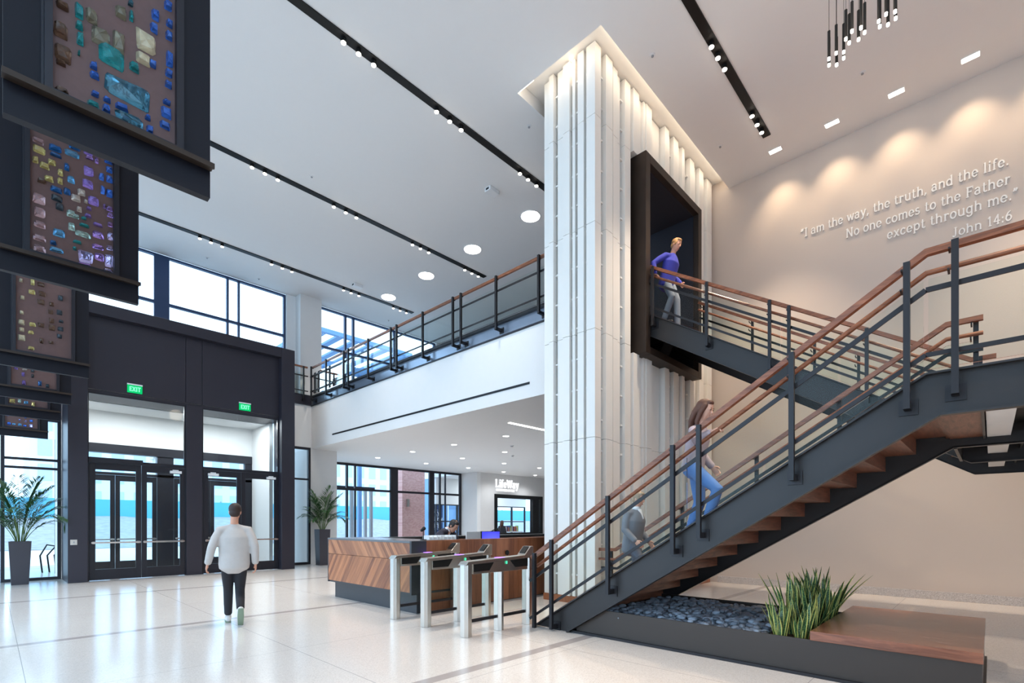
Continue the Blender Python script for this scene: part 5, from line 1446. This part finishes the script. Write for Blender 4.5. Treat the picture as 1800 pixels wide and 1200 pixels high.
lamp('shop_lamp', 'AREA', (21.5, 21.5, SLAB - .05), 90, COOL, None, size=3.0, target=(21.5, 21.5, 0))
# ================================================================== PEOPLE
SKIN = mk('skin', lin(206, 150, 124), 0.55, var=0.05, scale=12)
SKIN2 = mk('skin_pale', lin(220, 170, 146), 0.55, var=0.05, scale=12)
EYE_M = mk('eye_dark', lin(40, 32, 30), 0.3, var=0.02)
LIP = mk('lip', lin(176, 104, 94), 0.5, var=0.03)


def remesh(o, vox, it=4):
    r = o.modifiers.new('remesh', 'REMESH'); r.mode = 'VOXEL'; r.voxel_size = vox; r.use_smooth_shade = True
    s_ = o.modifiers.new('smooth', 'SMOOTH'); s_.factor = .5; s_.iterations = it


def frame(mb, pts, o, r, f, u):
    return [tuple(V(o) + V(r) * p[0] + V(f) * p[1] + V(u) * p[2]) for p in pts]


def hand(m, wrist, d, n, s_, curl=.5, k=1.0):
    """d: towards the fingers, n: where the palm looks, s_: thumb side"""
    w_, d, n, s_ = V(wrist), V(d).normalized(), V(n).normalized(), V(s_).normalized()
    n = (n - d * n.dot(d)).normalized(); s_ = (s_ - d * s_.dot(d) - n * s_.dot(n)).normalized()
    m.sweep([w_ - d * .02, w_ + d * .03 * k, w_ + d * .085 * k], [(.026 * k, .02 * k), (.038 * k, .017 * k), (.041 * k, .013 * k)], lat=s_, n=10)
    for i, (off, ln) in enumerate(((.030, .070), (.011, .080), (-.009, .074), (-.028, .058))):
        p = w_ + d * .085 * k + s_ * off * k
        pts = [p - d * .015]
        a = curl * .5
        for q in range(3):
            dr = d * cos(a) + n * sin(a)
            p = p + dr * ln * k * (.42, .32, .26)[q]
            pts.append(p); a += curl * (.9, .7, .5)[q]
        m.sweep(pts, [.0095 * k, .0092 * k, .0085 * k, .0075 * k], lat=s_, n=8)
    p = w_ + d * .02 * k + s_ * .03 * k
    m.sweep([p, p + (s_ * .6 + d * .7 + n * .2).normalized() * .04 * k, p + (s_ * .6 + d * .7 + n * .2).normalized() * .04 * k + (d * .85 + n * .5 * curl + s_ * .15).normalized() * .032 * k], [.013 * k, .011 * k, .009 * k], lat=n, n=8)


def person(label, loc, rot, J, k, top, bottom, shoe, hair, skin=None, long_hair=False, torso=(.17, .115), loose=1.0, collar=None, bald=False, hem=.86, group=None, sole=None, sleeve_end=1.0):
    """J: joints in the person's own frame (x right, y forward, z up)"""
    skin = skin or SKIN
    t = thing('person', label, 'person', loc, rot, group)
    P = lambda n: V(J[n]) * k
    hu = (P('head') - P('neck')).normalized() if 'hu' not in J else V(J['hu']).normalized()
    hf = V(J.get('hf', (0, 1, 0))); hf = (hf - hu * hf.dot(hu)).normalized(); hr = hf.cross(hu).normalized()
    hc = P('head')
    B = MB()
    # head
    rings = [(-.118, .022, .026, .045), (-.105, .042, .046, .036), (-.075, .056, .068, .022), (-.03, .066, .085, .010), (.02, .073, .096, 0), (.065, .072, .093, -.004), (.095, .058, .074, -.010), (.115, .032, .042, -.014)]
    hb = MB(); hb.sweep([(0, r[3], r[0]) for r in rings], [(r[1], r[2]) for r in rings], lat=(1, 0, 0), n=18)
    hb.sweep([(0, .088, .02), (0, .108, -.018), (0, .096, -.03)], [(.010, .008), (.015, .010), (.011, .007)], n=8)
    for s_ in (-1, 1): hb.ell((s_ * .074, -.008, -.005), .010, .021, .032, 10, 7); hb.ell((s_ * .033, .078, .016), .019, .014, .010, 8, 6)
    hb.ell((0, .074, -.068), .026, .018, .013, 10, 6)
    B.add(frame(B, [tuple(V(p) * k) for p in hb.v], hc, hr, hf, hu), hb.f)
    # neck, trunk, limbs under the clothes
    B.sweep([P('neck') - V((0, 0, .07)), P('neck'), hc - hu * .07 * k - hf * .012], [.06 * k, .054 * k, .052 * k], n=14)
    pel, ch = P('pelvis'), P('chest')
    B.sweep([pel - V((0, 0, .06)), pel, pel.lerp(ch, .5), ch, P('neck') - V((0, 0, .05))], [(.13, .09), (.15, .105), (.135, .095), (.155, .105), (.09, .07)], n=16)
    for s_ in 'LR':
        sh, el, wr = P('sh' + s_), P('el' + s_), P('wr' + s_)
        B.sweep([P('neck').lerp(sh, .3) - V((0, 0, .06)), sh - V((0, 0, .02)), el, wr], [.05, .045 * k, .036 * k, .025 * k], lat=(.1, 1, .1), n=10)
        sg = -1 if s_ == 'L' else 1
        hd = J.get('hd' + s_, (wr - el)); hn = J.get('hn' + s_, (-sg, 0, 0)); ht = J.get('ht' + s_, (0, 1, 0))
        hand(B, wr, hd, hn, ht, J.get('curl', .55) if ('cu' + s_) not in J else J['cu' + s_], k)
        hp, kn, an = P('hip' + s_), P('kn' + s_), P('an' + s_)
        B.sweep([pel.lerp(hp, .5), hp, kn, an], [.08, .078 * k, .052 * k, .036 * k], n=10)
        td = V(J.get('toe' + s_, (0, 1, -.25))).normalized()
        B.sweep([an, an + V((0, 0, -.03)) + td * .04, an + V((0, 0, -.045)) + td * .10], [.032, .026, .018], n=8)
    bo = B.build('body', skin, t, world=False); remesh(bo, .0065, 3)
    # face
    for s_ in (-1, 1):
        m = MB(); m.ell((0, 0, 0), .0105 * k, .006 * k, .0075 * k, 10, 6)
        m.v = frame(m, m.v, hc + (hr * s_ * .033 + hf * .0905 + hu * .016) * k, hr, hf, hu); m.build('eye', EYE_M, t, world=False, smooth=True)
        m = MB(); m.ell((0, 0, 0), .017 * k, .005 * k, .0035 * k, 8, 5)
        m.v = frame(m, m.v, hc + (hr * s_ * .033 + hf * .091 + hu * .036) * k, hr, hf, hu); m.build('eyebrow', hair, t, world=False, smooth=True)
    m = MB(); m.ell((0, 0, 0), .022 * k, .006 * k, .007 * k, 10, 6)
    m.v = frame(m, m.v, hc + (hf * .0895 - hu * .068) * k, hr, hf, hu); m.build('mouth', LIP, t, world=False, smooth=True)
    # hair
    h = MB()
    if bald:
        h.ell((0, -.034, .005), .084, .080, .062, 16, 10); h.ell((0, -.03, .075), .066, .062, .046, 14, 8)
    else:
        h.ell((0, -.020, .045), .087, .100, .090, 18, 11); h.ell((0, -.042, -.025), .074, .066, .062, 14, 9)
        h.ell((.01, .045, .095), .055, .045, .034, 12, 8)
        for s_ in (-1, 1): h.ell((s_ * .070, .018, .02), .016, .028, .045, 8, 6)
    if long_hair:
        h.sweep([(0, -.05, .06), (0, -.085, -.05), (0, -.10, -.16), (0, -.085, -.30)], [(.08, .06), (.092, .055), (.095, .045), (.05, .022)], n=14)
        for s_ in (-1, 1): h.sweep([(s_ * .062, .02, .06), (s_ * .085, .0, -.04), (s_ * .088, -.01, -.15), (s_ * .08, .02, -.24)], [.03, .034, .03, .014], n=10)
    hm = MB(); hm.add(frame(hm, [tuple(V(p) * k) for p in h.v], hc, hr, hf, hu), h.f)
    ho = hm.build('hair', hair, t, world=False); remesh(ho, .009, 2)
    # top
    m = MB()
    a, b = torso
    lo = pel - (ch - pel).normalized() * (.95 - hem) * 1.0
    m.sweep([lo, lo.lerp(pel, .5), pel.lerp(ch, .35), ch, ch.lerp(P('neck'), .55), P('neck') - V((0, 0, .02))],
            [(a * .97 * loose, b * 1.02 * loose), (a * 1.02 * loose, b * 1.06 * loose), (a * 1.0 * loose, b * loose), (a * 1.08 * loose, b * 1.08 * loose), (a * .74, b * .86), (.066, .062)], n=20)
    for s_ in 'LR':
        sh, el, wr = P('sh' + s_), P('el' + s_), P('wr' + s_)
        we = el.lerp(wr, .96 * sleeve_end)
        m.sweep([P('neck').lerp(sh, .22) - V((0, 0, .055)), P('neck').lerp(sh, .62) - V((0, 0, .05)), sh.lerp(el, .10) - (sh - ch) * .06, sh.lerp(el, .55), el, el.lerp(we, .5), we], [.06, .062, .060 * loose, .056 * loose, .052 * loose, .048 * loose, .042 * loose], lat=(.1, 1, .1), n=14)
    to = m.build('top', top, t, world=False); remesh(to, .012, 4)
    if collar:
        m = MB(); m.sweep([P('neck') - V((0, 0, .03)), P('neck') + V((0, 0, .025))], [(.07, .068), (.062, .06)], n=16, rnd=False)
        m.sweep([P('neck') + V((0, .05, -.02)), ch + V((0, b * 1.05, .02))], [(.05, .02), (.012, .02)], n=8)
        c_ = m.build('shirt_collar', collar, t, world=False, smooth=True)
    # trousers
    m = MB()
    m.sweep([pel + V((0, 0, .04)), pel, pel - V((0, 0, .10))], [(.158, .112), (.168, .118), (.150, .11)], n=18)
    for s_ in 'LR':
        hp, kn, an = P('hip' + s_), P('kn' + s_), P('an' + s_)
        m.sweep([hp + V((0, 0, .02)), hp.lerp(kn, .4), kn, kn.lerp(an, .5), an + (kn - an).normalized() * .03], [(.084, .088), (.084, .088), (.066, .07), (.06, .064), (.053, .056)], n=14)
    tr = m.build('trousers', bottom, t, world=False); remesh(tr, .012, 4)
    for s_ in 'LR':
        an = P('an' + s_); td = V(J.get('toe' + s_, (0, 1, -.05))).normalized(); un = (V((0, 0, 1)) - td * td.z).normalized()
        m = MB()
        m.sweep([an - td * .055 - un * .052, an + td * .02 - un * .045, an + td * .10 - un * .056, an + td * .185 - un * .064], [(.036, .034), (.043, .042), (.046, .032), (.036, .022)], lat=td.cross(un), n=12)
        m.sweep([an + un * .0, an - un * .05], [.045, .042], lat=td.cross(un), n=10)
        so = m.build('shoe', shoe, t, world=False); remesh(so, .008, 2)
        if sole:
            m = MB(); m.sweep([an - td * .07 - un * .088, an + td * .06 - un * .090, an + td * .20 - un * .088], [(.036, .006), (.042, .006), (.034, .006)], lat=td.cross(un), n=12)
            m.build('sole', sole, so, world=False, smooth=True)
    return t


BASE = dict(pelvis=(0, 0, .95), chest=(0, .01, 1.27), neck=(0, -.005, 1.47), head=(0, .02, 1.625), shL=(-.185, 0, 1.40), shR=(.185, 0, 1.40), elL=(-.25, -.03, 1.12), elR=(.25, -.03, 1.12), wrL=(-.27, .06, .88), wrR=(.27, .06, .88),
            hipL=(-.09, 0, .90), hipR=(.09, 0, .90), knL=(-.10, .02, .50), knR=(.10, .02, .50), anL=(-.10, 0, .095), anR=(.10, 0, .095), toeL=(-.1, 1, 0), toeR=(.1, 1, 0))
cl = lambda n, c_, r_=.8: mk(n, lin(*c_), r_, var=.08, scale=14, bump=.12)
HBR = cl('hair_dark_brown', (46, 31, 25), .6); HBL = cl('hair_sandy_blond', (176, 132, 84), .6); HBLK = cl('hair_black_brown', (40, 32, 30), .6); HCH = cl('hair_chestnut', (94, 60, 46), .6); HGR = cl('hair_grey_blond', (160, 140, 118), .6)

# 1 the man walking to the doors
J = dict(BASE); J.update(pelvis=(0, 0, .93), elL=(-.285, -.05, 1.12), wrL=(-.335, .02, .885), elR=(.265, -.06, 1.12), wrR=(.275, -.03, .87), knL=(-.075, .13, .50), anL=(-.075, .16, .095), knR=(.075, .06, .49), anR=(.07, -.27, .235), toeL=(-.05, 1, 0), toeR=(0, .42, -1), head=(.01, .02, 1.635), hf=(.15, 1, 0))
person('person seen from behind in a cream sweater and black trousers walking towards the doors', (2.45, 7.95, 0), -.27, J, .99, cl('cream_sweater', (190, 184, 180), .9), cl('black_trousers', (30, 30, 36)), cl('white_trainer', (206, 204, 200)), HBR, SKIN,
       torso=(.178, .122), loose=1.12, hem=.83, sole=cl('green_grey_sole', (128, 146, 126)))
# 2 the woman climbing the stair, hand on the rail
J = dict(BASE); J.update(pelvis=(0, .0, .94), chest=(.0, .06, 1.25), neck=(0, .09, 1.44), head=(0, .14, 1.59), shL=(-.165, .06, 1.345), shR=(.165, .07, 1.35), elR=(.36, .20, 1.17), wrR=(.44, .40, 1.235), hdR=(.05, 1, .35), hnR=(0, -.2, -1), htR=(-1, 0, 0), cuR=1.0,
                         elL=(-.24, -.02, 1.12), wrL=(-.24, .14, .92), knL=(-.09, .04, .48), anL=(-.09, -.10, .095), knR=(.09, .33, .62), anR=(.09, .21, .272), hf=(0, 1, -.12))
person('person with long brown hair, grey top and blue jeans climbing the stairs holding the rail', (5.79, 2.56, 1.2369), pi, J, .97, cl('grey_rose_top', (176, 160, 166), .9), cl('blue_jeans', (92, 132, 196)), cl('pale_shoe', (190, 196, 206)), HCH, SKIN2, long_hair=True, torso=(.155, .11), loose=1.05, hem=.87)
# 3 the man in a grey suit low on the stair
J = dict(BASE); J.update(chest=(.0, .05, 1.26), neck=(0, .07, 1.46), head=(0, .11, 1.61), wrR=(.25, .20, .92), elR=(.25, .0, 1.10), wrL=(-.25, .16, .90), knR=(.09, .20, .60), anR=(.09, .19, .29), knL=(-.09, .03, .5), anL=(-.09, -.1, .095))
person('person in a grey suit with white collar low on the stairs behind the glass', (6.75, 3.93, .3533), pi, J, .91, cl('grey_suit', (124, 128, 138), .85), cl('slate_trousers', (96, 104, 120)), cl('dark_shoe', (40, 38, 40)), HGR, SKIN2, torso=(.175, .12), loose=1.06, collar=cl('white_shirt', (232, 234, 238)), hem=.76)
# 4 the man in blue coming down from the upper floor
J = dict(BASE); J.update(chest=(.0, .08, 1.25), neck=(0, .12, 1.44), head=(0, .19, 1.585), hf=(.1, 1, -.35), shL=(-.185, .08, 1.37), shR=(.185, .07, 1.37), elR=(.40, -.10, 1.17), wrR=(.44, -.05, .915), hdR=(.05, .7, -.45), hnR=(0, -.3, -1), htR=(-1, 0, 0), cuR=.9,
                         elL=(-.28, .0, 1.10), wrL=(-.26, .16, .9), knL=(-.09, .16, .50), anL=(-.09, .18, -.075), knR=(.09, .14, .52), anR=(.09, -.04, .095), toeL=(0, 1, -.3))
person('person with sandy hair, blue top and grey jeans coming down from the upper opening', (9.42, 4.70, 5.429), pi, J, .98, cl('blue_jersey', (52, 58, 156), .9), cl('grey_jeans', (112, 120, 136)), cl('dark_shoe_b', (50, 48, 52)), HBL, SKIN, torso=(.178, .124), loose=1.10, hem=.80)
# 5 the receptionist bending over the desk
J = dict(BASE); J.update(pelvis=(0, -.25, .93), chest=(0, .0, 1.20), neck=(0, .11, 1.35), head=(0, .25, 1.40), hu=(0, .55, .80), hf=(0, .75, -.85), shL=(-.19, .07, 1.30), shR=(.19, .07, 1.30), elL=(-.27, .20, 1.01), elR=(.27, .20, 1.01), wrL=(-.14, .38, .83), wrR=(.14, .38, .83), hdL=(.4, 1, -.1), hdR=(-.4, 1, -.1), hnL=(0, 0, -1), hnR=(0, 0, -1),
                         hipL=(-.09, -.30, .86), hipR=(.09, -.30, .86), knL=(-.10, -.24, .48), knR=(.10, -.24, .48), anL=(-.10, -.30, .095), anR=(.10, -.30, .095))
person('person with cropped dark hair in a dark suit bending over the reception desk', (6.56, 8.27, 0), R(195), J, 1.0, cl('dark_suit', (48, 46, 60), .85), cl('dark_suit_trousers', (44, 42, 54)), cl('black_shoe', (24, 24, 26)), HBLK, SKIN, torso=(.18, .12), loose=1.08, collar=cl('white_shirt_b', (228, 230, 236)), hem=.84)
# 6 the person inside the shop
person('person with long brown hair standing inside the shop opening', (19.95, 19.92, 0), R(-75), dict(BASE), .93, cl('charcoal_coat', (58, 54, 58), .9), cl('dark_jeans', (52, 56, 74)), cl('brown_shoe', (80, 60, 50)), HCH, SKIN2, long_hair=True, torso=(.16, .11), loose=1.1, hem=.75)
